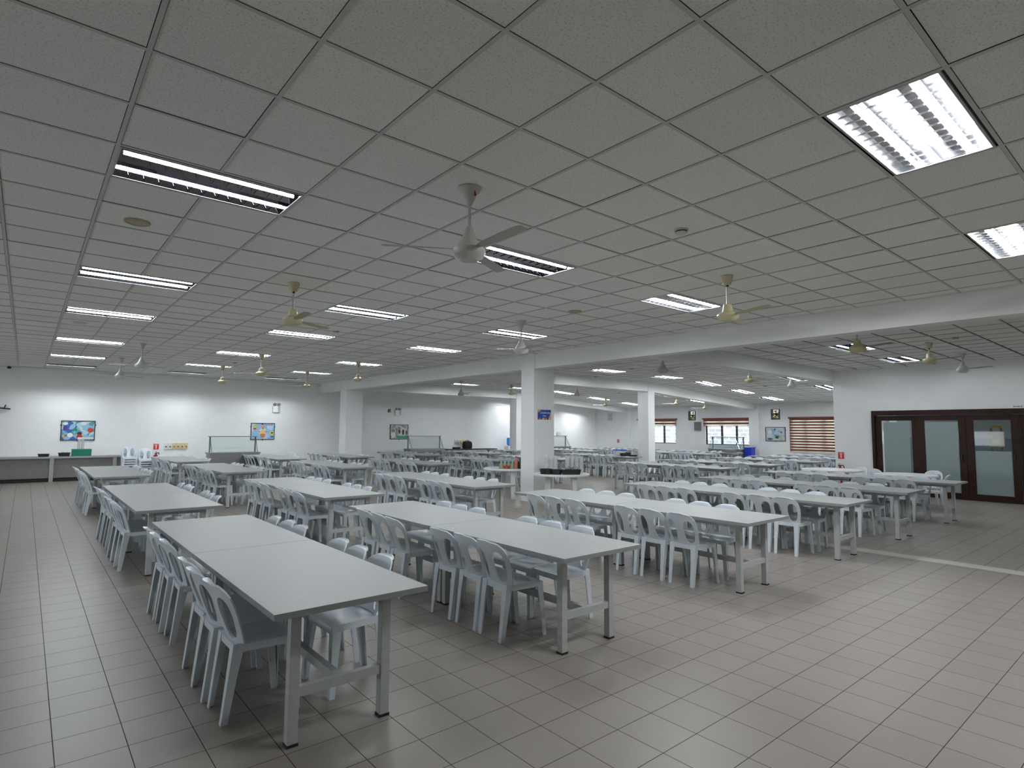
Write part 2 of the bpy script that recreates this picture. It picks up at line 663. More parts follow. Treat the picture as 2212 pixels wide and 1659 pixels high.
wall_grid('wall_back', 'y', BACK_Y, 0.2, -6, WIN_X + 0.2, 0, 3.6, [])
LEFT_OPEN = [(-6.5 + 4.6 * k, -6.5 + 4.6 * k + 3.6, 0.95, 1.75) for k in range(2, 6)]  # unseen openings added to let daylight in from the left
wall_grid('wall_left', 'x', -6.0, -0.2, -8, BACK_Y + 0.2, 0, 3.6, LEFT_OPEN)
wall_grid('wall_front', 'y', -8.0, -0.2, -6, DOOR_X + 0.2, 0, 3.6, [])
DY0, DY1, DZ = 1.75, 5.92, 2.24
wall_grid('wall_right', 'x', DOOR_X, 0.2, -8, 6.9, 0, 3.6, [(DY0, DY1, -0.0001, DZ)])
wall_grid('wall_side', 'y', 6.9, -0.2, DOOR_X + 0.2, WIN_X + 0.2, 0, 3.6, [(18.5, 21.5, 0.4, 2.6), (21.8, 25.0, 0.4, 2.6)])  # pair of unseen openings added to daylight the far hall
W1 = (17.36, 19.62, 1.02, 2.24)
W2 = (13.42, 15.68, 1.02, 2.26)
W3 = (9.10, 11.55, 0.82, 2.26)
V1 = (16.20, 16.61, 2.19, 2.65)
V2 = (12.01, 12.41, 2.19, 2.65)
V3 = (21.45, 21.92, 2.18, 2.66)
wall_grid('wall_window', 'x', WIN_X, 0.2, 6.7, BACK_Y, 0, 3.1, [W1, W2, W3, V1, V2])


def sbox(name, *a, m=M_BEAM, label=None):
    bm = BM()
    box(bm, *a)
    return struct(name, bm, m, label=label)


BZ = 3.10
sbox('beam', 9.03, 9.33, -8, BACK_Y, 3.08, 3.45)                      # along the main hall
sbox('beam', 9.33, DOOR_X + 0.2, 6.85, 7.15, 3.10, 3.45)              # to the end of the door wall
sbox('beam', 9.33, 17.45, 13.1, 13.4, BZ, 3.45)
sbox('beam', 9.33, 17.45, 20.4, 20.7, BZ, 3.45)


def slope_beam(y0, y1):
    bm = BM()
    a, b = 17.45, WIN_X
    zb = BZ - 0.058 * (b - a)
    hexa(bm, [(a, y0, BZ), (b, y0, zb), (b, y1, zb), (a, y1, BZ), (a, y0, 3.45), (b, y0, zc(b) + 0.02), (b, y1, zc(b) + 0.02), (a, y1, 3.45)])
    struct('beam', bm, M_BEAM)


slope_beam(13.1, 13.4)
slope_beam(20.4, 20.7)
# beam along the head of the back wall
bm = BM()
box(bm, 9.33, 17.45, BACK_Y - 0.14, BACK_Y, 3.13, 3.45)
a, b = 17.45, WIN_X
hexa(bm, [(a, BACK_Y - 0.14, 3.13), (b, BACK_Y - 0.14, 2.66), (b, BACK_Y, 2.66), (a, BACK_Y, 3.13), (a, BACK_Y - 0.14, 3.45), (b, BACK_Y - 0.14, zc(b) + 0.02), (b, BACK_Y, zc(b) + 0.02), (a, BACK_Y, 3.45)])
struct('beam', bm, M_BEAM)
sbox('column', 9.0, 9.65, 9.97, 10.42, 0, CEIL, m=M_WALL)
sbox('column', 9.05, 9.70, 20.36, 20.9, 0, CEIL, m=M_WALL)
sbox('column', 17.44, 17.82, 13.08, 13.55, 0, 3.40, m=M_WALL)
sbox('column', 17.32, 17.75, 20.38, 20.85, 0, 3.40, m=M_WALL)
sbox('column', WIN_X - 0.12, WIN_X, 12.93, 13.39, 0, 2.95, m=M_WALL)
sbox('column', WIN_X - 0.12, WIN_X, 20.21, 20.46, 0, 2.95, m=M_WALL)

# outside: block wall, yard wall beyond the doors
bm = BM()
box(bm, 28.5, 28.7, 2, 34, -0.05, 2.35)
struct('wall_outside', bm, M_BLOCK)
bm = BM()
box(bm, 22.5, 22.7, -8, 6.7, -0.05, 1.5, 0)
box(bm, 22.52, 22.72, -8, 6.7, 1.5, 3.2, 1)
struct('wall_yard', bm, [mat('yard_blue_grey', (0.22, 0.27, 0.36), 0.8), mat('yard_pale', (0.45, 0.47, 0.48), 0.8)])

# ------------------------------------------------------------------ door wall set
door = bpy.data.objects.new('door_1', None)
C.objects.link(door)
door.location = (DOOR_X, 0, 0)
door['kind'] = 'structure'
door['label'] = 'wide dark brown timber doors with four frosted glass panes'
bm = BM()
box(bm, -0.05, 0.22, DY0, DY0 + 0.10, 0, DZ)
box(bm, -0.05, 0.22, DY1 - 0.07, DY1, 0, DZ)
box(bm, -0.05, 0.22, DY0 + 0.10, DY1 - 0.07, DZ - 0.13, DZ)
box(bm, -0.055, -0.05, DY0 + 0.1, 5.1, DZ - 0.150, DZ - 0.143)
obj('door_frame', bm, M_WOOD, door)
PANES = [(5.0, 5.71), (3.99, 4.71), (2.98, 3.69), (1.97, 2.68)]
edges = [DY1 - 0.07, 4.855, 3.84, 2.83, DY0 + 0.10]
for i, (a, b) in enumerate(PANES):
    hi, lo = edges[i], edges[i + 1]
    bm = BM()
    xo = 0.02 if i in (0, 3) else -0.02
    x0, x1 = xo, xo + 0.05
    box(bm, x0, x1, lo + 0.003, a, 0.01, 2.10)
    box(bm, x0, x1, b, hi - 0.003, 0.01, 2.10)
    box(bm, x0, x1, a, b, 1.97, 2.10)
    box(bm, x0, x1, a, b, 0.01, 0.16)
    leaf = obj('door_leaf', bm, M_WOOD, door, bevel=0.003)
    bm = BM()
    box(bm, xo + 0.022, xo + 0.028, a, b, 0.16, 1.97)
    obj('glass_pane', bm, M_GLASS, leaf)
    bm = BM()
    zt = 1.93
    if i == 2:
        zt = 1.22
    box(bm, xo + 0.016, xo + 0.019, a + (0.05 if i == 0 else 0.012), b - (0.05 if i == 0 else 0.012), 0.17, zt)
    obj('frosted_film', bm, M_FROST, leaf)
    if i in (1, 2):
        bm = BM()
        bar(bm, (xo - 0.03, a - 0.05, 0.95), (xo - 0.03, a - 0.05, 1.15), 0.012)
        box(bm, xo - 0.03, xo + 0.001, a - 0.055, a - 0.045, 0.96, 0.975)
        box(bm, xo - 0.03, xo + 0.001, a - 0.055, a - 0.045, 1.125, 1.14)
        obj('handle', bm, M_DARKF, leaf)
# clip fixings along the pane edges
o = thing('signboard', 'yellow board standing outside behind the clear top of third door pane', 'sign', (21.2, 3.86, 0))  # board set outside to give the clear pane its yellow patch
bm = BM()
box(bm, 0, 0.03, -0.17, 0.19, 1.26, 1.70)
box(bm, 0, 0.03, -0.13, 0.11, 1.80, 1.87)
obj('board', bm, mat('notice_yellow', (0.52, 0.45, 0.06), 0.6, var=0.3, scale=6), o)
for s in (-0.13, 0.10):
    bm = BM()
    box(bm, 0.03, 0.08, s, s + 0.05, 0 - 0.05, 1.8)
    obj('post', bm, M_GREY, o)
o = thing('wall_label', 'small white text label above the brown doors', 'sign', (DOOR_X - 0.004, 2.83, 2.285))
bm = BM()
box(bm, 0, 0.004, -0.10, 0.10, -0.03, 0.03)
obj('plate', bm, M_WHITE, o)
bm = BM()
for k in range(7):
    yy = 0.085 - k * 0.024
    box(bm, -0.002, 0, yy - 0.016, yy, -0.012 + (k % 2) * 0.004, 0.012 - (k % 3) * 0.004)
obj('lettering', bm, M_BLACK, o)

# ------------------------------------------------------------------ windows and blinds


def window(n, w, mulls, label):
    y0, y1, z0, z1 = w
    t = 0.05
    bm = BM()
    for a in ((y0, y0 + t, z0, z1), (y1 - t, y1, z0, z1), (y0 + t, y1 - t, z0, z0 + t * 0.8), (y0 + t, y1 - t, z1 - t, z1)):
        box(bm, WIN_X + 0.06, WIN_X + 0.13, a[0], a[1], a[2], a[3])
    o = struct('window_%d' % n, bm, M_DARKF, label=label)
    for m in mulls:
        bm = BM()
        box(bm, WIN_X + 0.05, WIN_X + 0.12, m - 0.04, m + 0.04, z0 + t * 0.8, z1 - t)
        obj('mullion', bm, M_DARKF, o)
    bm = BM()
    box(bm, WIN_X + 0.09, WIN_X + 0.096, y0 + t, y1 - t, z0 + t * 0.8, z1 - t)
    obj('pane', bm, M_GLASS, o)


window(1, W1, [18.1, 18.85], 'dark framed sliding window nearest the far corner')
window(2, W2, [14.84, 14.09], 'dark framed sliding window behind the far serving counter')
window(3, W3, [10.95, 10.2], 'dark framed window behind the lowered striped blind')


def blind(y0, y1, ztop, zbot, label, strips, splits=()):
    o = thing('window_blind', label, 'blind', (WIN_X - 0.04, (y0 + y1) / 2, ztop), 0, 'striped red-brown roller blinds')
    hw = (y1 - y0) / 2
    bm = BM()
    box(bm, -0.05, 0.04, -hw - 0.03, hw + 0.03, -0.07, 0.0)
    obj('head_rail', bm, M_WOODB, o, bevel=0.004)
    cuts = [-hw] + [c for c in splits] + [hw]
    for a, b in zip(cuts, cuts[1:]):
        bm = BM()
        pitch = (ztop - zbot - 0.07) / strips
        for k in range(strips):
            z1 = -0.07 - k * pitch
            box(bm, -0.004, 0.0, a + 0.008, b - 0.008, z1 - pitch * 0.58, z1, 0)
            box(bm, -0.0025, -0.0015, a + 0.008, b - 0.008, z1 - pitch, z1 - pitch * 0.58, 1)
        f = obj('blind_fabric', bm, [M_WOODB, M_SHEER], o)
        bm = BM()
        box(bm, -0.012, 0.008, a + 0.006, b - 0.006, zbot - ztop - 0.02, zbot - ztop)
        obj('bottom_bar', bm, M_WOODB if strips < 5 else M_WHITE, o)


blind(17.30, 19.70, 2.29, 1.93, 'short raised red-brown striped blind over the window nearest far corner', 2)
blind(13.40, 15.76, 2.29, 1.92, 'short raised red-brown striped blind over the window behind serving counter', 2)
blind(9.05, 11.60, 2.29, 0.80, 'fully lowered red-brown striped blind beside the framed picture', 12, splits=(-0.72,))

# wall vents


def vent_fan(v, label, turn):
    y0, y1, z0, z1 = v
    o = thing('exhaust_fan', label, 'exhaust fan', (WIN_X + 0.08, (y0 + y1) / 2, (z0 + z1) / 2), 0, 'square wall exhaust fans')
    h, k = (y1 - y0) / 2, (z1 - z0) / 2
    bm = BM()
    for a in ((-h, -h + 0.05, -k, k), (h - 0.03, h, -k, k), (-h + 0.05, h - 0.03, -k, -k + 0.03), (-h + 0.05, h - 0.03, k - 0.03, k)):
        box(bm, -0.09, 0.09, *a)
    obj('housing', bm, M_BLKP, o)
    bm = BM()
    bar(bm, (-0.03, 0, 0), (0.06, 0, 0), 0.05, 14)
    obj('motor_hub', bm, M_BLKP, o)
    bm = BM()
    bar(bm, (0.07, -h, 0.0), (0.07, h, 0.0), 0.008)
    bar(bm, (0.07, 0, -k), (0.07, 0, k), 0.008)
    obj('support_bar', bm, M_BLKP, o)
    bm = BM()
    n = 7
    for q in range(n):
        z = -k + 0.03 + (2 * k - 0.06) * (q + 0.5) / n
        hexa(bm, [(0.075, -h + 0.05, z - 0.022), (0.080, -h + 0.05, z - 0.026), (0.080, h - 0.03, z - 0.026), (0.075, h - 0.03, z - 0.022),
                  (0.085, -h + 0.05, z + 0.022), (0.090, -h + 0.05, z + 0.018), (0.090, h - 0.03, z + 0.018), (0.085, h - 0.03, z + 0.022)])
    obj('dimming_slats', bm, M_BRASS, o)  # slats added behind the blades to cut the daylight
    for n in range(5):
        a = turn + n * 2 * PI / 5
        bm = BM()
        r0, r1 = 0.045, min(h, k) - 0.02
        d = Vector((0, math.cos(a), math.sin(a)))
        e = Vector((0, -math.sin(a), math.cos(a)))
        q = [d * r0 - e * 0.03 + Vector((0.02, 0, 0)), d * r1 - e * 0.065 + Vector((0.03, 0, 0)), d * r1 + e * 0.065 - Vector((0.03, 0, 0)), d * r0 + e * 0.03 - Vector((0.02, 0, 0))]
        v1 = [bm.verts.new(p) for p in q]
        bm.faces.new(v1)
        bmesh.ops.solidify(bm, geom=bm.faces[:], thickness=0.003)
        obj('fan_blade', bm, M_BRASS, o)


vent_fan(V1, 'square black exhaust fan above the grey switch box', 0.3)
vent_fan(V2, 'square black exhaust fan above the blue framed picture', 0.1)
o = thing('wall_vent', 'square white blanked vent panel high up near the far corner', 'vent', (WIN_X, (V3[0] + V3[1]) / 2, (V3[2] + V3[3]) / 2))
bm = BM()
box(bm, -0.03, 0, -0.235, 0.235, -0.24, 0.24)
obj('vent_frame', bm, M_WHITE, o)
bm = BM()
box(bm, -0.034, -0.031, -0.20, 0.14, -0.20, 0.20)
obj('vent_panel', bm, mat('vent_grey', (0.55, 0.58, 0.60), 0.6), o)
o = thing('switch_box', 'dark grey metal switch box beside the middle window', 'electrical box', (WIN_X, 16.06, 1.9))
bm = BM()
box(bm, -0.12, 0, -0.165, 0.165, -0.21, 0.21)
obj('cabinet', bm, M_GREY, o, bevel=0.005)
bm = BM()
bar(bm, (-0.02, 0.0, 0.21), (-0.02, 0.0, 0.97), 0.012)
obj('conduit', bm, M_WHITE, o)

# ------------------------------------------------------------------ pictures, signs and wall boxes


def rect_pic(o, axis, hw, hh, cols, seed, scale, shapes, border=M_DARKF, tabs=True):
    """local frame: u to the right as seen from the hall, v up, the wall behind"""
    def P(u, d, v):
        return (u, -d, v) if axis == 'y' else (-d, -u, v)

    def bx(bm, u0, u1, d0, d1, v0, v1, mi=0):
        p0, p1 = P(u0, d0, v0), P(u1, d1, v1)
        box(bm, min(p0[0], p1[0]), max(p0[0], p1[0]), min(p0[1], p1[1]), max(p0[1], p1[1]), v0, v1, mi)
    t = 0.022
    bm = BM()
    for a in ((-hw, -hw + t, -hh, hh), (hw - t, hw, -hh, hh), (-hw + t, hw - t, -hh, -hh + t), (-hw + t, hw - t, hh - t, hh)):
        bx(bm, a[0], a[1], 0, 0.03, a[2], a[3])
    if tabs:
        bx(bm, -hw - 0.02, -hw, 0.0, 0.02, hh * 0.5, hh * 0.5 + 0.03)
        bx(bm, hw, hw + 0.02, 0.0, 0.02, hh * 0.5, hh * 0.5 + 0.03)
        bx(bm, -0.02, 0.02, 0.0, 0.02, -hh - 0.02, -hh)
    obj('picture_frame', bm, border, o)
    bm = BM()
    bx(bm, -hw + t, hw - t, 0.004, 0.012, -hh + t, hh - t)
    art = obj('picture', bm, mat_poster('picture_art_%d' % int(seed), cols, seed, scale), o)
    for n_, (col, pts) in enumerate(shapes):
        bm = BM()
        bm.faces.new([bm.verts.new(P(u * hw, 0.0135 + 0.0004 * n_, v * hh)) for u, v in pts])
        obj('figure', bm, mat('ink_%02d_%02d_%02d' % tuple(int(c * 99) for c in col), col, 0.5), art, recalc=False)
    return art


def ell(cu, cv, ru, rv, n=14):
    return [(cu + ru * math.cos(2 * PI * i / n), cv + rv * math.sin(2 * PI * i / n)) for i in range(n)]


WB = BACK_Y
o = thing('framed_picture', 'framed colourful blue and teal cartoon picture above the grey counter', 'picture', (1.285, WB, 1.53))
rect_pic(o, 'y', 0.435, 0.31, [(0.30, 0.55, 0.70), (0.45, 0.66, 0.74), (0.05, 0.12, 0.42), (0.60, 0.70, 0.72), (0.10, 0.35, 0.45), (0.28, 0.5, 0.62)], 3, 7,
         [((0.08, 0.05, 0.30), ell(-0.75, 0.25, 0.13, 0.28)), ((0.8, 0.8, 0.75), ell(-0.75, 0.70, 0.16, 0.14)), ((0.62, 0.05, 0.03), ell(0.72, 0.05, 0.17, 0.25)),
          ((0.02, 0.30, 0.12), ell(-0.18, 0.1, 0.14, 0.16)), ((0.05, 0.02, 0.02), ell(0.1, -0.30, 0.15, 0.16)), ((0.50, 0.02, 0.03), ell(0.1, -0.62, 0.18, 0.25)),
          ((0.85, 0.85, 0.85), ell(-0.45, -0.45, 0.17, 0.22)), ((0.8, 0.35, 0.05), ell(-0.82, -0.6, 0.1, 0.12)), ((0.75, 0.8, 0.85), ell(0.30, 0.72, 0.18, 0.18)),
          ((0.80, 0.78, 0.74), [(0.0, -0.85), (0.95, -0.85), (0.95, -0.68), (0.0, -0.68)])])
o = thing('framed_picture', 'framed cartoon picture with orange figure, behind the left glass counter', 'picture', (6.86, WB, 1.53))
rect_pic(o, 'y', 0.43, 0.31, [(0.25, 0.48, 0.72), (0.45, 0.62, 0.80), (0.62, 0.70, 0.76), (0.30, 0.52, 0.74), (0.55, 0.66, 0.80)], 9, 5,
         [((0.72, 0.60, 0.18), ell(0.0, -0.12, 0.16, 0.45)), ((0.70, 0.18, 0.06), [(-0.17, -0.75), (0.17, -0.75), (0.2, -0.3), (-0.2, -0.3)]), ((0.75, 0.32, 0.20), ell(0.0, 0.5, 0.14, 0.2)),
          ((0.05, 0.03, 0.03), ell(0.0, 0.38, 0.07, 0.05)), ((0.75, 0.30, 0.15), ell(-0.3, -0.05, 0.14, 0.1)), ((0.75, 0.30, 0.15), ell(0.28, -0.05, 0.14, 0.1)),
          ((0.45, 0.55, 0.12), ell(-0.65, 0.6, 0.18, 0.2)), ((0.55, 0.05, 0.05), ell(-0.68, 0.3, 0.14, 0.1)), ((0.70, 0.35, 0.45), [(0.3, 0.95), (0.75, 0.95), (0.6, 0.75), (0.3, 0.85)]),
          ((0.75, 0.70, 0.15), ell(0.78, -0.25, 0.2, 0.24)), ((0.05, 0.05, 0.05), ell(0.78, -0.18, 0.1, 0.1)), ((0.05, 0.05, 0.30), ell(0.8, -0.65, 0.12, 0.08)),
          ((0.03, 0.02, 0.12), ell(-0.05, 0.9, 0.08, 0.1))])
o = thing('framed_picture', 'framed black, white and green cartoon picture left of middle glass counter', 'picture', (12.61, WB, 1.53))
rect_pic(o, 'y', 0.445, 0.32, [(0.55, 0.56, 0.52), (0.66, 0.66, 0.62), (0.42, 0.44, 0.42), (0.6, 0.6, 0.57), (0.30, 0.32, 0.30)], 15, 8,
         [((0.05, 0.30, 0.16), [(-0.3, -0.9), (0.95, -0.9), (0.95, -0.6), (-0.3, -0.5)]), ((0.05, 0.05, 0.05), ell(0.45, -0.05, 0.13, 0.4)), ((0.05, 0.18, 0.40), ell(0.0, 0.55, 0.12, 0.14)),
          ((0.06, 0.06, 0.06), ell(0.02, 0.05, 0.14, 0.3)), ((0.50, 0.08, 0.05), ell(-0.25, 0.3, 0.07, 0.25)), ((0.82, 0.82, 0.78), ell(-0.65, -0.45, 0.25, 0.4)),
          ((0.25, 0.25, 0.25), ell(-0.65, 0.15, 0.2, 0.22)), ((0.08, 0.08, 0.08), ell(0.8, -0.1, 0.1, 0.3)), ((0.6, 0.2, 0.05), ell(-0.88, -0.62, 0.05, 0.15))])
o = thing('framed_picture', 'framed pale blue cartoon picture beside the lowered striped blind', 'picture', (WIN_X, 12.23, 1.55))
rect_pic(o, 'x', 0.445, 0.31, [(0.35, 0.48, 0.60), (0.48, 0.60, 0.66), (0.60, 0.66, 0.70), (0.30, 0.42, 0.58), (0.50, 0.60, 0.70)], 21, 7,
         [((0.08, 0.08, 0.14), ell(-0.05, 0.65, 0.1, 0.12)), ((0.75, 0.75, 0.78), ell(-0.55, 0.3, 0.22, 0.3)), ((0.25, 0.10, 0.08), ell(0.6, 0.25, 0.08, 0.14)),
          ((0.05, 0.05, 0.08), ell(0.18, -0.45, 0.22, 0.2)), ((0.55, 0.45, 0.28), ell(0.4, -0.6, 0.15, 0.2)), ((0.10, 0.30, 0.32), ell(0.05, -0.2, 0.2, 0.12)),
          ((0.10, 0.11, 0.16), ell(-0.55, -0.7, 0.3, 0.16)), ((0.72, 0.55, 0.28), ell(0.8, -0.6, 0.14, 0.2))])


def text_obj(name, txt, size, m, parent, loc, rot, align='CENTER'):
    cu = bpy.data.curves.new(name, 'FONT')
    cu.body = txt
    cu.size = size
    cu.align_x = align
    cu.align_y = 'CENTER'
    cu.extrude = 0.0006
    dg = bpy.data.objects.new(name + '_tmp', cu)
    C.objects.link(dg)
    bpy.context.view_layer.update()
    me = bpy.data.meshes.new_from_object(dg.evaluated_get(bpy.context.evaluated_depsgraph_get()))
    bpy.data.objects.remove(dg, do_unlink=True)
    me.materials.clear()
    me.materials.append(m)
    o = bpy.data.objects.new(name, me)
    C.objects.link(o)
    o.parent = parent
    o.location = loc
    o.rotation_euler = rot
    return o


# condiments sign on the near column
o = thing('condiments_sign', 'blue and orange condiments sign on the white column', 'sign', (9.33, 9.97, 2.01))
bm = BM()
box(bm, -0.21, 0.21, -0.006, -0.001, -0.115, 0.115)
obj('sign_board', bm, mat('sign_blue', (0.015, 0.06, 0.36), 0.4), o)
for q in (((-0.21, 0.115), (-0.10, 0.115), (-0.16, 0.07), (-0.21, 0.04)), ((0.21, -0.115), (0.21, 0.06), (0.17, -0.02), (0.13, -0.08))):
    bm = BM()
    bm.faces.new([bm.verts.new((u, -0.0068, v)) for u, v in q])
    obj('orange_corner', bm, mat('sign_orange', (0.80, 0.36, 0.03), 0.4), o)
bm = BM()
cols = [(0.55, 0.03, 0.03), (0.75, 0.55, 0.05), (0.05, 0.05, 0.08), (0.60, 0.10, 0.05), (0.80, 0.80, 0.78), (0.70, 0.45, 0.05)]
sm = [mat('sign_ink_%d' % i, c, 0.5) for i, c in enumerate(cols)]
for k in range(12):
    u = -0.19 + k * 0.034
    h = 0.022 + 0.016 * ((k * 7) % 3) / 2
    f = bm.faces.new([bm.verts.new((u + du, -0.0072, -0.113 + dv)) for du, dv in ((0, 0), (0.028, 0), (0.028, h), (0.014, h + 0.012), (0, h))])
    f.material_index = k % 6
obj('food_strip', bm, sm, o)
text_obj('lettering', 'Condiments', 0.068, M_WHITE, o, (0.03, -0.0075, 0.045), (PI / 2, 0, 0))
text_obj('lettering', 'Area', 0.055, M_WHITE, o, (0.0, -0.0075, -0.025), (PI / 2, 0, 0))


def fire_sign(loc, axis, label, s=1.0):
    o = thing('fire_sign', label, 'sign', loc, 0 if axis == 'y' else -PI / 2, 'red extinguisher signs')
    bm = BM()
    box(bm, -0.08 * s, 0.08 * s, -0.006, -0.001, -0.095 * s, 0.095 * s)
    obj('sign_plate', bm, M_RED, o)
    bm = BM()
    for q in (((-0.012, -0.075), (0.012, -0.075), (0.016, 0.01), (0.03, 0.045), (-0.03, 0.045), (-0.016, 0.01)), ((-0.07, 0.058), (0.07, 0.058), (0.07, 0.064), (-0.07, 0.064))):
        bm.faces.new([bm.verts.new((u * s, -0.0065, v * s)) for u, v in q])
    obj('symbol', bm, M_WHITE, o, recalc=False)
    text_obj('lettering', 'FIRE', 0.026 * s, M_WHITE, o, (0, -0.0068, 0.08 * s), (PI / 2, 0, 0))


fire_sign((3.43, WB, 1.0), 'y', 'small red extinguisher sign on the back wall beside the chair stacks')
fire_sign((DOOR_X, 6.745, 0.99), 'x', 'small red extinguisher sign at the end of the door wall')
fire_sign((WIN_X, 21.11, 1.08), 'x', 'small red extinguisher sign on the window wall near far corner')


def extinguisher(loc, label, rz=0):
    o = thing('fire_extinguisher', label, 'fire extinguisher', loc, rz, 'red fire extinguishers')
    bm = BM()
    lathe(bm, [(0.07, 0.0), (0.078, 0.01), (0.078, 0.36), (0.06, 0.41), (0.025, 0.44), (0.025, 0.47)], 20)
    obj('cylinder_body', bm, M_REDX, o, smooth=40)
    bm = BM()
    box(bm, -0.02, 0.02, -0.10, 0.03, 0.47, 0.50)
    box(bm, -0.015, 0.015, -0.12, 0.0, 0.52, 0.535)
    obj('valve_handle', bm, M_DARKF, o)
    bm = BM()
    pts = [(0.02, 0, 0.49), (0.08, 0, 0.50), (0.11, 0, 0.42), (0.10, 0, 0.28), (0.09, 0, 0.18)]
    for a, b in zip(pts, pts[1:]):
        bar(bm, a, b, 0.011)
    obj('hose', bm, M_BLACK, o)
    bm = BM()
    lathe(bm, [(0.0785, 0.15), (0.0795, 0.151), (0.0795, 0.29), (0.0785, 0.291)], 20, caps=False)
    obj('instruction_label', bm, M_WHITE, o)
    bm = BM()
    box(bm, -0.03, 0.03, 0.05, 0.085, 0.33, 0.37)
    obj('wall_hook', bm, M_DARKF, o)


extinguisher((3.42, 22.715, 0.30), 'red fire extinguisher below the sign on the back wall')
extinguisher((DOOR_X - 0.085, 6.75, 0.22), 'red fire extinguisher at the end of the door wall', -PI / 2)


def bracket_row(x0, n, dx, z, label, grp, colour):
    for k in range(n):
        o = thing('switch_box', label % ORD[k], 'switch box', (x0 + k * dx, WB, z), 0, grp)
        bm = BM()
        box(bm, -0.052, 0.052, -0.05, 0, -0.10, 0.10)
        obj('box_cover', bm, colour[min(k, len(colour) - 1)], o, bevel=0.004)
        bm = BM()
        lathe(bm, [(0.03, 0), (0.03, 0.012)], 12)
        bmesh.ops.rotate(bm, verts=bm.verts[:], cent=(0, 0, 0), matrix=Matrix.Rotation(PI / 2, 3, 'X'))
        bmesh.ops.translate(bm, verts=bm.verts[:], vec=(0, -0.05, -0.02))
        obj('socket', bm, M_GREY, o)


bracket_row(3.71, 6, 0.122, 1.015, 'wall socket box in row beside left extinguisher sign, %s from left', 'socket boxes on the left back wall', [M_WHITE, M_WHITE, M_YEL])
bracket_row(15.60, 6, 0.15, 1.04, 'wall socket box in row above the black counter, %s from left', 'socket boxes above the black counter', [M_DET, M_DET, M_YEL, M_YEL, M_DET])


def emergency_light(loc, label):
    o = thing('emergency_light', label, 'emergency light', loc, 0, 'twin-head emergency lights')
    bm = BM()
    box(bm, -0.15, 0.13, -0.08, 0, -0.14, 0.09)
    obj('battery_case', bm, M_WHITE, o, bevel=0.006)
    bm = BM()
    for z in (0.055, 0.01, -0.04, -0.09):
        box(bm, 0.03, 0.12, -0.084, -0.081, z - 0.012, z + 0.012)
    obj('green_panel', bm, mat('exit_green', (0.03, 0.32, 0.18), 0.5), o)
    for s in (-0.08, 0.07):
        bm = BM()
        bar(bm, (s, -0.10, 0.15), (s, -0.03, 0.15), 0.055, 14)
        box(bm, s - 0.012, s + 0.012, -0.07, -0.05, 0.09, 0.11)
        obj('lamp_head', bm, M_STEEL, o)


emergency_light((7.33, WB, 2.40), 'white twin-head emergency light above the orange figure picture')
emergency_light((12.53, WB, 2.38), 'white twin-head emergency light above the black and white picture')
o = thing('fire_alarm', 'small dark red fire alarm box left of an emergency light', 'alarm', (12.11, WB, 2.445))
bm = BM()
box(bm, -0.06, 0.06, -0.05, 0, -0.075, 0.075)
obj('alarm_case', bm, mat('alarm_red', (0.16, 0.01, 0.015), 0.4), o, bevel=0.004)
bm = BM()
box(bm, 0.0, 0.035, -0.054, -0.051, -0.06, -0.01)
obj('strobe', bm, M_WHITE, o)
o = thing('wall_bracket', 'black wall bracket bar at the left edge of the back wall', 'bracket', (-0.50, WB, 2.19))
bm = BM()
hexa(bm, [(-0.5, -0.12, 0.01), (0.14, -0.12, -0.05), (0.14, -0.08, -0.05), (-0.5, -0.08, 0.01), (-0.5, -0.12, 0.05), (0.14, -0.12, -0.01), (0.14, -0.08, -0.01), (-0.5, -0.08, 0.05)])
obj('bar', bm, M_BLACK, o)
bm = BM()
bar(bm, (-0.0, -0.10, 0.0), (0.03, -0.10, 0.09), 0.014)
bar(bm, (-0.10, -0.10, 0.0), (-0.10, 0.0, 0.0), 0.014)
obj('arm', bm, M_BLACK, o)
o = obj('ceiling_hook', (lambda b: (lathe(b, [(0.02, 0), (0.05, 0.02), (0.05, 0.05), (0.02, 0.07)], 12), b)[1])(BM()), M_BLACK)
o.location = (-0.46, 22.70, 3.352)
tag(o, 'small dark knob under the ceiling at the top left of back wall', 'knob')

# ------------------------------------------------------------------ dining tables
TW, TL, TH = 0.87, 1.79, 0.74


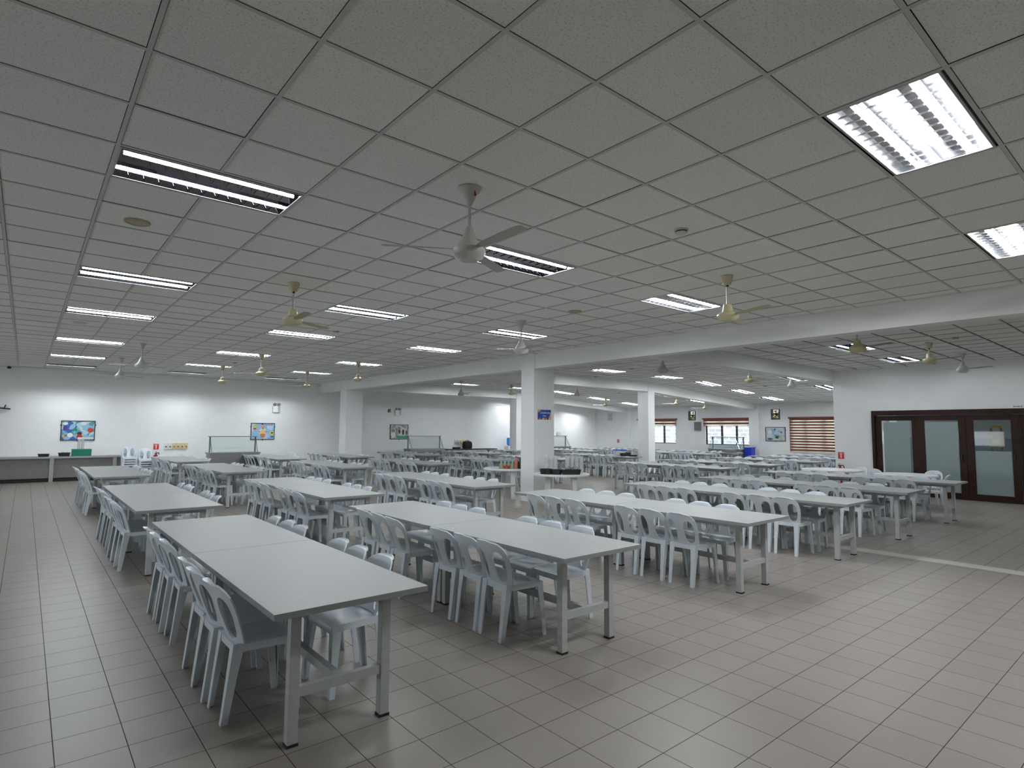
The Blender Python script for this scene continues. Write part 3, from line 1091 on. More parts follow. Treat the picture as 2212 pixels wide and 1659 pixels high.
def make_table():
    t = thing('dining_table', '', 'table', (0, 0, 0), 0, 'long white dining tables')
    bm = BM()
    fs = box(bm, 0, TW, 0, TL, TH - 0.032, TH)
    for f in fs:
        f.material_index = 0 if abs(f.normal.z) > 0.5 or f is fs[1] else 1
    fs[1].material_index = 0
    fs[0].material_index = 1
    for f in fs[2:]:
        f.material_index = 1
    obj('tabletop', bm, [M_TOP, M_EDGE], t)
    xs = (0.145, 0.67)
    ys = (0.17, 1.725)
    s = 0.055
    for x in xs:
        for y in ys:
            bm = BM()
            box(bm, x, x + s, y, y + s, 0.012, TH - 0.032)
            lg = obj('leg', bm, M_FRAME, t, bevel=0.003)
            bm = BM()
            box(bm, x - 0.003, x + s + 0.003, y - 0.003, y + s + 0.003, 0, 0.014)
            obj('foot_cap', bm, M_BLACK, lg)
    for y in ys:
        bm = BM()
        box(bm, xs[0] + s, xs[1], y + 0.008, y + s - 0.008, 0.24, 0.29)
        obj('end_stretcher', bm, M_FRAME, t)
        bm = BM()
        box(bm, xs[0] + s, xs[1], y + 0.006, y + s - 0.006, TH - 0.085, TH - 0.032)
        obj('apron', bm, M_FRAME, t)
    bm = BM()
    xm = (xs[0] + xs[1] + s) / 2
    box(bm, xm - 0.02, xm + 0.02, ys[0] + s - 0.008, ys[1] + 0.008, 0.24, 0.29)
    obj('long_stretcher', bm, M_FRAME, t)
    for x in xs:
        bm = BM()
        box(bm, x + 0.006, x + s - 0.006, ys[0] + s, ys[1], TH - 0.085, TH - 0.032)
        obj('side_rail', bm, M_FRAME, t)
    return t


table0 = make_table()
remember(table0)


# ------------------------------------------------------------------ plastic chairs
def lleg(top, bot, sy, sx, at, ab):
    """angle-section leg; the outer corner at top/bot, arms pointing inward along -sy and -sx"""
    bm = BM()
    t = 0.007

    def sec(p, a):
        q = [(0, 0), (a, 0), (a, t), (t, t), (t, a), (0, a)]
        return [(p[0] - sx * u, p[1] - sy * v, p[2]) for u, v in q]
    mid = tuple(b + (a - b) * 0.55 for a, b in zip(top, bot))
    loft(bm, [sec(bot, ab), sec(mid, (at + ab) / 2 * 0.95), sec(top, at)])
    return bm


def seat_bm():
    bm = BM()
    nx, ny = 8, 8
    x0, x1 = -0.150, 0.205
    grid = []
    for i in range(nx + 1):
        t = i / nx
        x = x0 + (x1 - x0) * t
        hw = 0.165 + 0.030 * t
        if i in (0, nx):
            hw -= 0.018
        row = []
        for j in range(ny + 1):
            s = -1 + 2 * j / ny
            z = 0.428 - 0.014 * (1 - s * s) * math.sin(PI * min(1, t * 1.1 + 0.05)) - (0.008 if i == nx else 0)
            row.append(bm.verts.new((x, hw * s, z)))
        grid.append(row)
    for i in range(nx):
        for j in range(ny):
            bm.faces.new((grid[i][j], grid[i + 1][j], grid[i + 1][j + 1], grid[i][j + 1]))
    loop = [grid[0][j] for j in range(ny + 1)] + [grid[i][ny] for i in range(1, nx + 1)] + [grid[nx][j] for j in range(ny - 1, -1, -1)] + [grid[i][0] for i in range(nx - 1, 0, -1)]
    low = []
    for v in loop:
        c = v.co
        low.append(bm.verts.new((c.x + (0.006 if c.x > 0.19 else (-0.004 if c.x < -0.18 else 0)), c.y * 1.02, c.z - 0.042)))
    n = len(loop)
    for i in range(n):
        bm.faces.new((loop[i], low[i], low[(i + 1) % n], loop[(i + 1) % n]))
    return bm


def back_bm():
    bm = BM()
    def W(z):
        pts = [(0.395, 0.158), (0.45, 0.168), (0.52, 0.181), (0.60, 0.188), (0.66, 0.187), (0.70, 0.178), (0.73, 0.160), (0.752, 0.133), (0.768, 0.095), (0.777, 0.045)]
        for (a, wa), (b, wb) in zip(pts, pts[1:]):
            if z <= b:
                return wa + (wb - wa) * (z - a) / (b - a)
        return pts[-1][1]
    zs = [0.395, 0.43, 0.447, 0.452, 0.465, 0.50, 0.54, 0.58, 0.62, 0.655, 0.675, 0.688, 0.692, 0.705, 0.715, 0.73, 0.742, 0.752, 0.761, 0.768, 0.773, 0.777]

    def opening(z):
        if not 0.4469 < z < 0.6925:
            return None
        t = (z - 0.5695) / 0.1229
        k = math.sqrt(max(0.0, 1 - abs(t) ** 3.2))
        c = 0.098 + 0.004 * math.sin(t)
        ow = 0.054 if t > 0 else 0.050
        inner = c - ow * k * 1.05
        outer = min(W(z) - 0.026, c + ow * k)
        return inner, max(outer, inner + 0.0005)
    rows_ = []
    for z in zs:
        w_ = W(z)
        op = opening(z)
        if op:
            yi, yo = op
        else:
            yi, yo = min(0.100, w_ * 0.55), min(0.1005, w_ * 0.62)
        ys = [-w_, -(w_ + yo) / 2, -yo, -yi, -yi / 2, 0, yi / 2, yi, yo, (w_ + yo) / 2, w_]
        row = []
        for y in ys:
            x = -0.128 - (z - 0.42) * 0.37 + 0.055 * (y / 0.19) ** 2 - (0.015 if z > 0.765 else 0)
            row.append(bm.verts.new((x, y, z)))
        rows_.append((row, op is not None))
    for (ra, oa), (rb, ob) in zip(rows_, rows_[1:]):
        for j in range(10):
            if j in (2, 7) and oa and ob:
                continue
            bm.faces.new((ra[j], ra[j + 1], rb[j + 1], rb[j]))
    bmesh.ops.remove_doubles(bm, verts=bm.verts[:], dist=0.0006)
    bmesh.ops.solidify(bm, geom=bm.faces[:], thickness=0.011)
    return bm


def make_chair():
    t = thing('plastic_chair', '', 'chair', (0, 0, 0), 0, 'white plastic chairs')
    obj('seat', seat_bm(), M_CHAIR, t, smooth=40)
    obj('backrest', back_bm(), M_CHAIR, t, smooth=35)
    for s in (-1, 1):
        obj('leg', lleg((-0.152, s * 0.160, 0.43), (-0.200, s * 0.152, 0.0), s, -1, 0.062, 0.036), M_CHAIR, t)
        obj('leg', lleg((0.198, s * 0.190, 0.42), (0.218, s * 0.212, 0.0), s, 1, 0.060, 0.034), M_CHAIR, t)
    return t


chair0 = make_chair()
remember(chair0)
used0 = [False, False]
CHAIRS = []     # (x, y, rz, label, priority)

ROW_Y = [2.96, 7.47, 12.90, 17.53]
ROWN = ['nearest', 'second', 'third', 'farthest']
LAY = {
    0: [0.98, 2.97, 5.53, 7.98, 10.27, 12.86],
    1: [0.97, 3.06, 5.49, 12.95, 15.45, 18.35, 20.95, 23.1],
    2: [1.00, 3.13, 5.66, 8.05, 10.60, 12.80, 15.95, 20.9, 23.0],
    3: [3.08, 5.72, 7.95, 10.72, 13.55, 16.15, 19.10, 21.55, 23.45],
}
OFFS = [0.77, 1.14, 1.50, 2.31, 2.68, 3.05]
for ri, xs_ in LAY.items():
    for ci, x in enumerate(xs_):
        y0 = ROW_Y[ri]
        if ri == 1 and ci >= 3:
            y0 = 7.60
        where = '%s table pair from left, %s row' % (ORD[ci], ROWN[ri])
        for half in (0, 1):
            lab = 'long white dining table, %s half of %s' % (('nearer', 'farther')[half], where)
            loc = (x, y0, 0) if half == 0 else (x + TW, y0 + 2 * TL + 0.006, 0)
            rz = 0 if half == 0 else PI
            if not used0[0]:
                table0.location = loc
                table0['label'] = lab
                used0[0] = True
            else:
                dup(table0, loc, rz, lab)
        for side in (0, 1):
            for k, of in enumerate(OFFS):
                if ri == 2 and ci == 6 and side == 1 and k == 0:
                    continue      # the far column stands there
                if ri == 3 and side == 1 and x > 23 and k > 3:
                    continue
                jx, jy = rnd.uniform(-0.018, 0.018), rnd.uniform(-0.014, 0.014)
                rz = rnd.uniform(-0.05, 0.05)
                if side == 0:
                    cx, cr = x + 0.14 + jx, rz
                else:
                    cx, cr = x + TW - 0.12 + jx, PI + rz
                lab = 'white plastic chair, %s from near end, %s side, %s' % (ORD[k], ('left', 'right')[side], where)
                d = math.hypot(cx, y0 + of) * (1.0 if side == 0 else 1.12)
                CHAIRS.append((cx, y0 + of + jy, cr, lab, d, None))
# loose chairs and the stacks against the back wall
RT = [(15.30, 6.00, 0.66), (15.25, 4.40, 0.60)]
extra = [
    (16.15, 5.75, PI - 0.2, 'white plastic chair right of the upper round table by brown doors'),
    (16.02, 4.15, PI - 0.1, 'white plastic chair right of the lower round table by brown doors'),
    (15.75, 5.05, -PI / 2 - 0.5, 'white plastic chair behind the lower round table by brown doors'),
    (14.85, 3.78, PI / 2 + 0.2, 'white plastic chair in front of the lower round table by brown doors'),
    (3.60, 22.2, -PI / 2, 'lone white plastic chair against back wall right of the extinguisher'),
    (4.05, 22.25, -PI / 2, 'lone white plastic chair against back wall below the socket boxes'),
    (7.80, 22.2, -PI / 2, 'lone white plastic chair against back wall below the emergency light'),
]
for x, y, r, lab in extra:
    CHAIRS.append((x, y, r, lab, math.hypot(x, y) * 0.8, None))
for sx, sy, n, nm in ((2.53, 21.55, 5, 'taller left stack'), (2.93, 21.25, 4, 'shorter right stack')):
    for k in range(n):
        CHAIRS.append((sx, sy - 0.012 * k, -PI / 2, 'stacked white plastic chair by the grey counter, %s from bottom of %s' % (ORD[k], nm), 3.0, 0.072 * k))
CHAIRS.sort(key=lambda c: c[4])
for i, (x, y, r, lab, d, z) in enumerate(CHAIRS[:300]):
    if not used0[1]:
        chair0.location = (x, y, z or 0)
        chair0.rotation_euler = (0, 0, r)
        chair0['label'] = lab
        used0[1] = True
    else:
        dup(chair0, (x, y, z or 0), r, lab)
rest = CHAIRS[300:]
if rest:
    bm = BM()
    src = [c.data for c, _ in KIDS[chair0]]
    for x, y, r, lab, d, z in rest:
        n0 = len(bm.verts)
        for me in src:
            bm.from_mesh(me)
        bm.verts.ensure_lookup_table()
        M = Matrix.Translation((x, y, z or 0)) @ Matrix.Rotation(r, 4, 'Z')
        for v in bm.verts[n0:]:
            v.co = M @ v.co
    for f in bm.faces:
        f.smooth = False
    o = obj('distant_chairs', bm, M_CHAIR, recalc=False)
    tag(o, 'mass of distant white plastic chairs at the farthest tables', 'chairs')
    o['kind'] = 'stuff'

# ------------------------------------------------------------------ round tables


def round_table(x, y, r, h, label, rz=0.4):
    o = thing('round_table', label, 'table', (x, y, 0), rz, 'round white plastic tables')
    bm = BM()
    lathe(bm, [(r - 0.02, h - 0.045), (r, h - 0.04), (r + 0.004, h - 0.012), (r - 0.006, h), ], 48)
    obj('tabletop', bm, M_RTBL, o, smooth=30)
    for k in range(4):
        a = PI / 4 + k * PI / 2
        bm = BM()
        rt, rb = r * 0.62, r * 0.70
        c, s = math.cos(a), math.sin(a)

        def sec(rr, w1, w2, z):
            return [(rr * c + u * c - v * s, rr * s + u * s + v * c, z) for u, v in ((-w1, -w2), (w1, -w2), (w1, w2), (-w1, w2))]
        loft(bm, [sec(rb, 0.025, 0.045, 0), sec(rt, 0.035, 0.065, h - 0.045)])
        obj('leg', bm, M_RTBL, o, bevel=0.004)
    return o


round_table(8.97, 9.04, 0.60, 0.72, 'round white table with black tubs in front of the near column', 0.75)
round_table(9.14, 11.06, 0.60, 0.72, 'round white table with sauce bottles left of the near column')
round_table(*RT[0][:2], RT[0][2], 0.74, 'empty round white table near the extinguisher by the brown doors')
round_table(*RT[1][:2], RT[1][2], 0.72, 'round white table with chairs right before the brown doors')

# things on the near round table
CUPM = M_CUP


def cup_stack(x, y, z, n, pitch, label, grp, r=0.045):
    bm = BM()
    prof = []
    for k in range(n):
        prof += [(r * 0.80, z + k * pitch), (r, z + k * pitch + pitch * 0.85), (r * 1.04, z + k * pitch + pitch * 0.9)]
    lathe(bm, prof, 14, caps=False)
    o = obj('cup_stack', bm, CUPM, smooth=30)
    o.location = (x, y, 0)
    tag(o, label, 'cups', grp)


def cluster(cx, cy, z, cols_, rows_, n, pitch, name, r=0.048, ang=-0.70):
    """stacks of upturned cups stood side by side"""
    i = 0
    u = Vector((math.cos(ang), math.sin(ang)))
    v = Vector((-u.y, u.x))
    for b in range(rows_):
        for a in range(cols_):
            p = u * (a - (cols_ - 1) / 2) * 2.08 * r + v * (b - (rows_ - 1) / 2) * 2.08 * r
            cup_stack(cx + p.x, cy + p.y, z, n, pitch, 'tall stack of clear plastic cups, %s %s of %s' % (('front', 'rear')[b], ORD[a], name), 'clear cups on the condiment table', r)
            i += 1


cluster(9.01, 9.41, 0.72, 3, 2, 12, 0.030, 'cup group left behind black tubs')
cluster(9.30, 8.97, 0.72, 4, 2, 12, 0.030, 'cup group right behind cutlery tray')


def tub(x, y, z, rx, ry, h, label, name='tub', rz=-0.7, m=M_BLKP, sq=2.0, grp=None, wall=0.012):
    o = thing(name, label, name.replace('_', ' '), (x, y, z), rz, grp)

    def ring(f, zz, n=28):
        out = []
        for i in range(n):
            a = 2 * PI * i / n
            c, s = math.cos(a), math.sin(a)
            out.append((rx * f * math.copysign(abs(c) ** (2 / sq), c), ry * f * math.copysign(abs(s) ** (2 / sq), s), zz))
        return out
    bm = BM()
    loft(bm, [ring(0.86, wall), ring(0.97, h - wall), ring(0.86, 0.0), ][2:] + [ring(0.97, h - 0.01), ring(1.05, h - 0.008), ring(1.05, h), ring(0.94, h), ring(0.84, wall)])
    obj('basin', bm, m, o, smooth=40)
    return o


tub(8.53, 9.05, 0.72, 0.14, 0.14, 0.11, 'round black plastic tub at the left of the condiment table', 'tub')
tub(8.68, 8.90, 0.72, 0.13, 0.13, 0.10, 'black plastic tub between round tub and cutlery tray', 'tub')
ct = tub(8.91, 8.69, 0.72, 0.21, 0.13, 0.10, 'black cutlery tray heaped with steel spoons and forks', 'cutlery_tray', sq=8)
for k in range(3):
    bm = BM()
    box(bm, -0.105 + k * 0.105 - 0.004, -0.105 + k * 0.105 + 0.004, -0.115, 0.115, 0.01, 0.075)
    obj('divider', bm, M_BLKP, ct)
bm = BM()
for k in range(60):
    a = rnd.uniform(-0.5, 0.5)
    px, py, pz = rnd.uniform(-0.17, 0.17), rnd.uniform(-0.05, 0.05), rnd.uniform(0.09, 0.15)
    d = Vector((math.sin(a) * 0.07, math.cos(a) * 0.08, rnd.uniform(-0.015, 0.02)))
    bar(bm, Vector((px, py, pz)) - d, Vector((px, py, pz)) + d, 0.004, 5)
    q = Vector((px, py, pz)) + d
    box(bm, q.x - 0.012, q.x + 0.012, q.y - 0.015, q.y + 0.015, q.z - 0.003, q.z + 0.003)
o = obj('cutlery', bm, mat('cutlery_steel', (0.75, 0.75, 0.75), 0.15, metal=1.0))
o.location = (8.91, 8.69, 0.72)
o.rotation_euler = (0, 0, -0.7)
o['kind'] = 'stuff'
tag(o, 'heap of shiny steel spoons and forks in the black tray', 'cutlery')

# sauces on the left round table
bx_ = thing('condiment_caddy', 'clear plastic caddy of orange sauce bottles on round table', 'caddy', (8.95, 10.88, 0.72), -0.7)
bm = BM()
for a in ((-0.19, -0.185, -0.1, 0.1), (0.185, 0.19, -0.1, 0.1), (-0.185, 0.185, -0.1, -0.095), (-0.185, 0.185, 0.095, 0.1)):
    box(bm, a[0], a[1], a[2], a[3], 0.0, 0.21)
obj('clear_walls', bm, M_GGLASS, bx_)


def bottle(x, y, z, r, h, mbody, mcap, label, fill=None):
    o = thing('sauce_bottle', label, 'bottle', (x, y, z), 0, 'condiment bottles')
    bm = BM()
    lathe(bm, [(r * 0.95, 0), (r, 0.006), (r, h * 0.62), (r * 0.8, h * 0.72), (r * 0.35, h * 0.84), (r * 0.32, h * 0.90)], 14)
    if mcap is M_WHITE:
        bmesh.ops.bisect_plane(bm, geom=bm.verts[:] + bm.edges[:] + bm.faces[:], plane_co=(0, 0, h * 0.42), plane_no=(0, 0, 1))
        for f in bm.faces:
            f.material_index = 1 if f.calc_center_median().z > h * 0.42 else 0
    obj('bottle_body', bm, [mbody, mat('pale_sauce', (0.6, 0.5, 0.35), 0.4)], o, smooth=40)
    bm = BM()
    lathe(bm, [(r * 0.42, h * 0.89), (r * 0.42, h * 0.97), (r * 0.15, h)], 12)
    obj('cap', bm, mcap, o)


u_ = Vector((math.cos(-0.7), math.sin(-0.7)))
v_ = Vector((-u_.y, u_.x))
for k in range(8):
    a, b = k % 4, k // 4
    p = Vector((8.95, 10.88)) + u_ * (-0.135 + a * 0.09) + v_ * (-0.045 + b * 0.09)
    bottle(p.x, p.y, 0.724, 0.038, 0.17, M_SAUCE if (k % 3) else mat('pale_sauce', (0.6, 0.5, 0.35), 0.4), M_WHITE,
           'sauce bottle in the clear caddy, %s in %s line' % (ORD[a], ('front', 'rear')[b]))
bottle(9.10, 10.71, 0.72, 0.045, 0.30, mat('pink_sauce', (0.62, 0.22, 0.16), 0.3), M_RED, 'tall red-capped sauce bottle beside the clear caddy')
bottle(9.18, 10.65, 0.72, 0.042, 0.26, M_BLKP, M_BLUE, 'dark bottle with blue cap beside the near column')
bottle(9.21, 10.78, 0.72, 0.04, 0.22, M_BLKP, M_BLKP, 'dark soy sauce bottle behind the blue-capped bottle')

# ------------------------------------------------------------------ counter on the left and what stands on it
o = thing('serving_counter', 'long grey serving counter along the left back wall', 'counter', (-1.8, 22.46, 0))
bm = BM()
box(bm, -4.0, 4.22, -0.32, 0.32, 0.70, 0.75)
obj('worktop', bm, M_CTOP, o, bevel=0.004)
bm = BM()
box(bm, -4.0, 4.20, -0.24, 0.30, 0.12, 0.70)
obj('cabinet_body', bm, M_CONC, o)
bm = BM()
box(bm, -4.0, 4.16, -0.16, 0.28, 0.0, 0.12)
obj('plinth', bm, M_BLACK, o)
for x in (-3.2, -1.2, 2.42, 3.98):
    bm = BM()
    box(bm, x, x + 0.10, -0.31, -0.23, 0.0, 0.70)
    obj('leg', bm, M_CTOP, o, bevel=0.003)
tub(0.47, 22.36, 0.75, 0.14, 0.11, 0.085, 'shallow black tray at the left on the grey counter', 'tray', 0, sq=6)
t_ = tub(0.96, 22.38, 0.75, 0.15, 0.12, 0.11, 'dark tub of kitchen things beside the green crate', 'tub', 0, sq=6)
bm = BM()
for k in range(10):
    a, b = rnd.uniform(-0.11, 0.08), rnd.uniform(-0.07, 0.07)
    box(bm, a, a + rnd.uniform(0.02, 0.07), b, b + 0.03, 0.03, rnd.uniform(0.09, 0.13))
obj('contents', bm, M_GREY, t_)
o = thing('crate', 'green plastic crate standing on the grey counter', 'crate', (1.38, 22.40, 0.75))
bm = BM()
for a in ((-0.24, -0.225, -0.15, 0.15), (0.225, 0.24, -0.15, 0.15), (-0.225, 0.225, -0.15, -0.135), (-0.225, 0.225, 0.135, 0.15)):
    box(bm, *a, 0.0, 0.21)
box(bm, -0.225, 0.225, -0.135, 0.135, 0.0, 0.012)
for x in (-0.245, -0.08, 0.07, 0.225):
    box(bm, x, x + 0.02, -0.156, -0.15, 0.0, 0.21)
obj('crate_body', bm, M_GREEN, o)
bm = BM()
box(bm, -0.245, 0.245, -0.157, 0.157, 0.19, 0.212)
obj('rim', bm, M_GREEN, o)
for k in range(2):
    cup_stack(1.31 + k * 0.09, 22.40, 0.965, 10, 0.029, 'stack of clear cups on the green crate, %s one' % ('left', 'right')[k], 'clear cups on the green crate', 0.041)


# ------------------------------------------------------------------ glass serving counters
def glass_counter(x, y, rz, L, label, D=0.62, base=0.82, top=1.37):
    o = thing('glass_serving_counter', label, 'serving counter', (x, y, 0), rz, 'steel counters with glass guards')
    h = L / 2
    bm = BM()
    box(bm, -h + 0.03, h - 0.03, -D / 2 + 0.02, D / 2 - 0.02, 0.08, base - 0.04)
    obj('cabinet_body', bm, M_STEEL, o)
    bm = BM()
    box(bm, -h, h, -D / 2, D / 2, base - 0.04, base)
    obj('worktop', bm, M_STEEL, o, bevel=0.004)
    for a in (-h + 0.06, h - 0.14):
        for b in (-D / 2 + 0.06, D / 2 - 0.14):
            bm = BM()
            lathe(bm, [(0.025, 0), (0.025, 0.08)], 10, a + 0.04, b + 0.04)
            obj('foot', bm, M_DARKF, o)
    for a in (-h + 0.05, h - 0.12):
        bm = BM()
        box(bm, a, a + 0.045, 0.02, 0.065, base, top - 0.025)
        obj('post', bm, M_STEEL, o)
        bm = BM()
        bar(bm, (a + 0.02, 0.02, top - 0.03), (a + 0.02, -D / 2 + 0.03, base + 0.01), 0.008)
        obj('strut', bm, M_DARKF, o)
    bm = BM()
    box(bm, -h + 0.02, h - 0.06, -0.05, 0.12, top - 0.03, top)
    obj('top_rail', bm, M_STEEL, o, bevel=0.003)
    bm = BM()
    q = [(-h + 0.05, 0.015, top - 0.04), (h - 0.09, 0.015, top - 0.04), (h - 0.09, -D / 2 + 0.04, base + 0.012), (-h + 0.05, -D / 2 + 0.04, base + 0.012)]
    bm.faces.new([bm.verts.new(p) for p in q])
    bmesh.ops.solidify(bm, geom=bm.faces[:], thickness=0.006)
    obj('glass_guard', bm, M_GGLASS, o)
    return o


glass_counter(5.52, 21.45, 0, 1.62, 'steel serving counter with glass guard below orange figure picture')
glass_counter(13.30, 21.75, 0, 1.75, 'steel serving counter with glass guard right of black-white picture')
g3 = glass_counter(21.0, 21.6, 0, 1.75, 'steel serving counter with glass guard seen right of the near column')
glass_counter(24.92, 14.25, -PI / 2, 1.70, 'steel serving counter with glass guard before the middle window', base=0.86, top=1.41)
o = thing('container', 'white tub on top of the glass counter right of near column', 'tub', (21.25, 21.6, 1.37))
bm = BM()
lathe(bm, [(0.13, 0), (0.15, 0.1), (0.14, 0.12)], 18)
obj('tub_body', bm, M_WHITE, o, smooth=40)
bm = BM()
lathe(bm, [(0.09, 0.12), (0.085, 0.19), (0.05, 0.20)], 18)
obj('lid', bm, M_WHITE, o, smooth=40)

# black counter and its things
o = thing('black_counter', 'long low black-topped counter along the back wall', 'counter', (16.2, 22.36, 0))
bm = BM()
box(bm, -1.35, 1.35, -0.30, 0.30, 0.71, 0.755)
obj('worktop', bm, M_BLKP, o, bevel=0.004)
for x in (-1.25, 1.15):
    for y in (-0.25, 0.17):
        bm = BM()
        box(bm, x, x + 0.08, y, y + 0.08, 0, 0.71)
        obj('leg', bm, M_CONC, o)
o = thing('bag', 'bulky black bag standing on the black counter', 'bag', (15.97, 22.34, 0.755))
bm = BM()
loft(bm, [[(sx * w * (1 if abs(sx) < 2 else 0), sy * d, z) for sx, sy in ((-1, -1), (-0.6, -1.2), (0.6, -1.2), (1, -1), (1, 1), (0.6, 1.2), (-0.6, 1.2), (-1, 1))] for w, d, z in ((0.18, 0.10, 0), (0.2, 0.12, 0.08), (0.195, 0.12, 0.25), (0.17, 0.10, 0.33), (0.10, 0.06, 0.355))])
obj('bag_body', bm, mat('black_fabric', (0.012, 0.012, 0.013), 0.85), o, smooth=50)
bm = BM()
pts = [(-0.08, 0, 0.35), (-0.05, 0, 0.40), (0.05, 0, 0.40), (0.08, 0, 0.35)]
for a, b in zip(pts, pts[1:]):
    bar(bm, a, b, 0.01)
obj('handle', bm, M_BLACK, o)
tub(15.35, 22.34, 0.755, 0.18, 0.12, 0.08, 'black tray on the black counter left of the bag', 'tray', 0, sq=6)
o = thing('water_dispenser', 'white water dispenser with blue bottle beside the far column', 'water dispenser', (18.62, 22.45, 0))
bm = BM()
box(bm, -0.17, 0.17, -0.17, 0.17, 0, 0.86)
obj('cabinet_body', bm, M_WHITE, o, bevel=0.01)
bm = BM()
lathe(bm, [(0.05, 0.86), (0.12, 0.92), (0.13, 1.22), (0.10, 1.26)], 20)
obj('bottle', bm, M_LBLUE, o, smooth=40)
bm = BM()
box(bm, -0.06, 0.06, -0.20, -0.17, 0.62, 0.68)
obj('tap', bm, M_BLUE, o)

# things on far tables
tub(16.45, 13.45, 0.74, 0.12, 0.12, 0.11, 'black bowl on a far table left of the far column', 'bowl')
tub(16.62, 13.15, 0.74, 0.16, 0.11, 0.05, 'flat black tray on a far table left of the far column', 'tray', sq=6)
o = thing('storage_box', 'clear storage box with blue lid beside the far column', 'storage box', (16.62, 13.75, 0.74), -0.4)
bm = BM()
box(bm, -0.20, 0.20, -0.13, 0.13, 0, 0.20)
obj('box_body', bm, mat('box_white', (0.60, 0.62, 0.68), 0.4), o, bevel=0.008)
bm = BM()
box(bm, -0.215, 0.215, -0.145, 0.145, 0.20, 0.23)
obj('lid', bm, M_BLUE, o, bevel=0.004)
o = thing('storage_box', 'black box in front of the blue-lidded storage box', 'storage box', (16.72, 13.45, 0.74), -0.4)
bm = BM()
box(bm, -0.08, 0.08, -0.06, 0.06, 0, 0.12)
obj('box_body', bm, M_BLKP, o, bevel=0.006)
bm = BM()
box(bm, -0.083, 0.083, -0.063, 0.063, 0.12, 0.135)
obj('lid', bm, M_BLKP, o)
o = thing('storage_bin', 'blue plastic bin standing beside the far glass counter', 'bin', (24.95, 13.2, 0.55))
bm = BM()
loft(bm, [[(-0.15, -0.14, -0.55), (0.15, -0.14, -0.55), (0.15, 0.14, -0.55), (-0.15, 0.14, -0.55)], [(-0.18, -0.16, 0.36), (0.18, -0.16, 0.36), (0.18, 0.16, 0.36), (-0.18, 0.16, 0.36)]])
obj('bin_body', bm, M_BLUE, o, bevel=0.008)
bm = BM()
box(bm, -0.2, 0.2, -0.18, 0.18, 0.36, 0.40)
obj('lid', bm, M_BLUE, o, bevel=0.006)
o = thing('chafing_tray', 'dark grey lidded tray tilted on a far table before the window', 'tray', (23.45, 13.35, 0.74), -0.6)
bm = BM()
hexa(bm, [(-0.25, -0.17, 0.02), (0.25, -0.17, 0.0), (0.25, 0.17, 0.0), (-0.25, 0.17, 0.02), (-0.28, -0.2, 0.12), (0.28, -0.2, 0.06), (0.28, 0.2, 0.06), (-0.28, 0.2, 0.12)])
obj('tray_body', bm, M_GREY, o, bevel=0.006)
bm = BM()
hexa(bm, [(-0.26, -0.18, 0.122), (0.26, -0.18, 0.064), (0.26, 0.18, 0.064), (-0.26, 0.18, 0.122), (-0.2, -0.12, 0.165), (0.2, -0.12, 0.12), (0.2, 0.12, 0.12), (-0.2, 0.12, 0.165)])
obj('lid', bm, M_GREY, o, bevel=0.006)


# ------------------------------------------------------------------ ceiling lights
def make_light(deep, tube, refl=None):
    refl = refl or M_REFL
    t = thing('ceiling_light', '', 'ceiling light', (0, 0, 0), 0, 'recessed louvred tube lights')
    X, Y = 0.59, 0.275
    bm = BM()
    # trim ring
    for a in ((-X, X, -Y, -Y + 0.014), (-X, X, Y - 0.014, Y), (-X, -X + 0.014, -Y + 0.014, Y - 0.014), (X - 0.014, X, -Y + 0.014, Y - 0.014)):
        box(bm, a[0], a[1], a[2], a[3], -0.0015, 0.001)
    # pan: two shallow troughs
    prof = [(-Y + 0.013, 0.002), (-0.235, 0.075), (-0.14, 0.095), (-0.045, 0.075), (0, 0.012), (0.045, 0.075), (0.14, 0.095), (0.235, 0.075), (Y - 0.013, 0.002)]
    R = [[bm.verts.new((x, y, z)) for y, z in prof] for x in (-X + 0.013, X - 0.013)]
    for i in range(len(prof) - 1):
        f = bm.faces.new((R[0][i], R[1][i], R[1][i + 1], R[0][i + 1]))
        f.material_index = 1
    for r in R:
        for h in (0, 4):
            f = bm.faces.new([r[h + k] for k in range(5)])
            f.material_index = 1
    # closed top
    box(bm, -X, X, -Y, Y, 0.10, 0.12, 0)
    for a in ((-X, X, -Y, -Y + 0.004), (-X, X, Y - 0.004, Y), (-X, -X + 0.004, -Y, Y), (X - 0.004, X, -Y, Y)):
        box(bm, a[0], a[1], a[2], a[3], 0.004, 0.10, 0)
    obj('housing', bm, [M_FIXB, refl], t, recalc=False)
    for s in (-1, 1):
        bm = BM()
        lathe(bm, [(0.013, -0.555), (0.013, 0.555)], 10)
        bmesh.ops.rotate(bm, verts=bm.verts[:], cent=(0, 0, 0), matrix=Matrix.Rotation(PI / 2, 3, 'Y'))
        bmesh.ops.translate(bm, verts=bm.verts[:], vec=(0, s * 0.14, 0.074 if deep else 0.024))
        obj('lamp_tube', bm, tube, t, smooth=60)
    for s in (-1, 1):
        bm = BM()
        n = 12
        bt, b0 = (0.058, 0.006) if deep else (0.0115, -0.001)
        for k in range(1, n):
            x = -X + 0.013 + (2 * X - 0.026) * k / n
            y0, y1 = s * 0.14 - 0.115, s * 0.14 + 0.115
            hexa(bm, [(x - 0.0012, y0 + 0.01, b0), (x + 0.0012, y0 + 0.01, b0), (x + 0.0012, y1 - 0.01, b0), (x - 0.0012, y1 - 0.01, b0),
                      (x - 0.0012, y0 + 0.02, bt), (x + 0.0012, y0 + 0.02, bt), (x + 0.0012, y1 - 0.02, bt), (x - 0.0012, y1 - 0.02, bt)])
        obj('louvre', bm, refl, t)
    return t


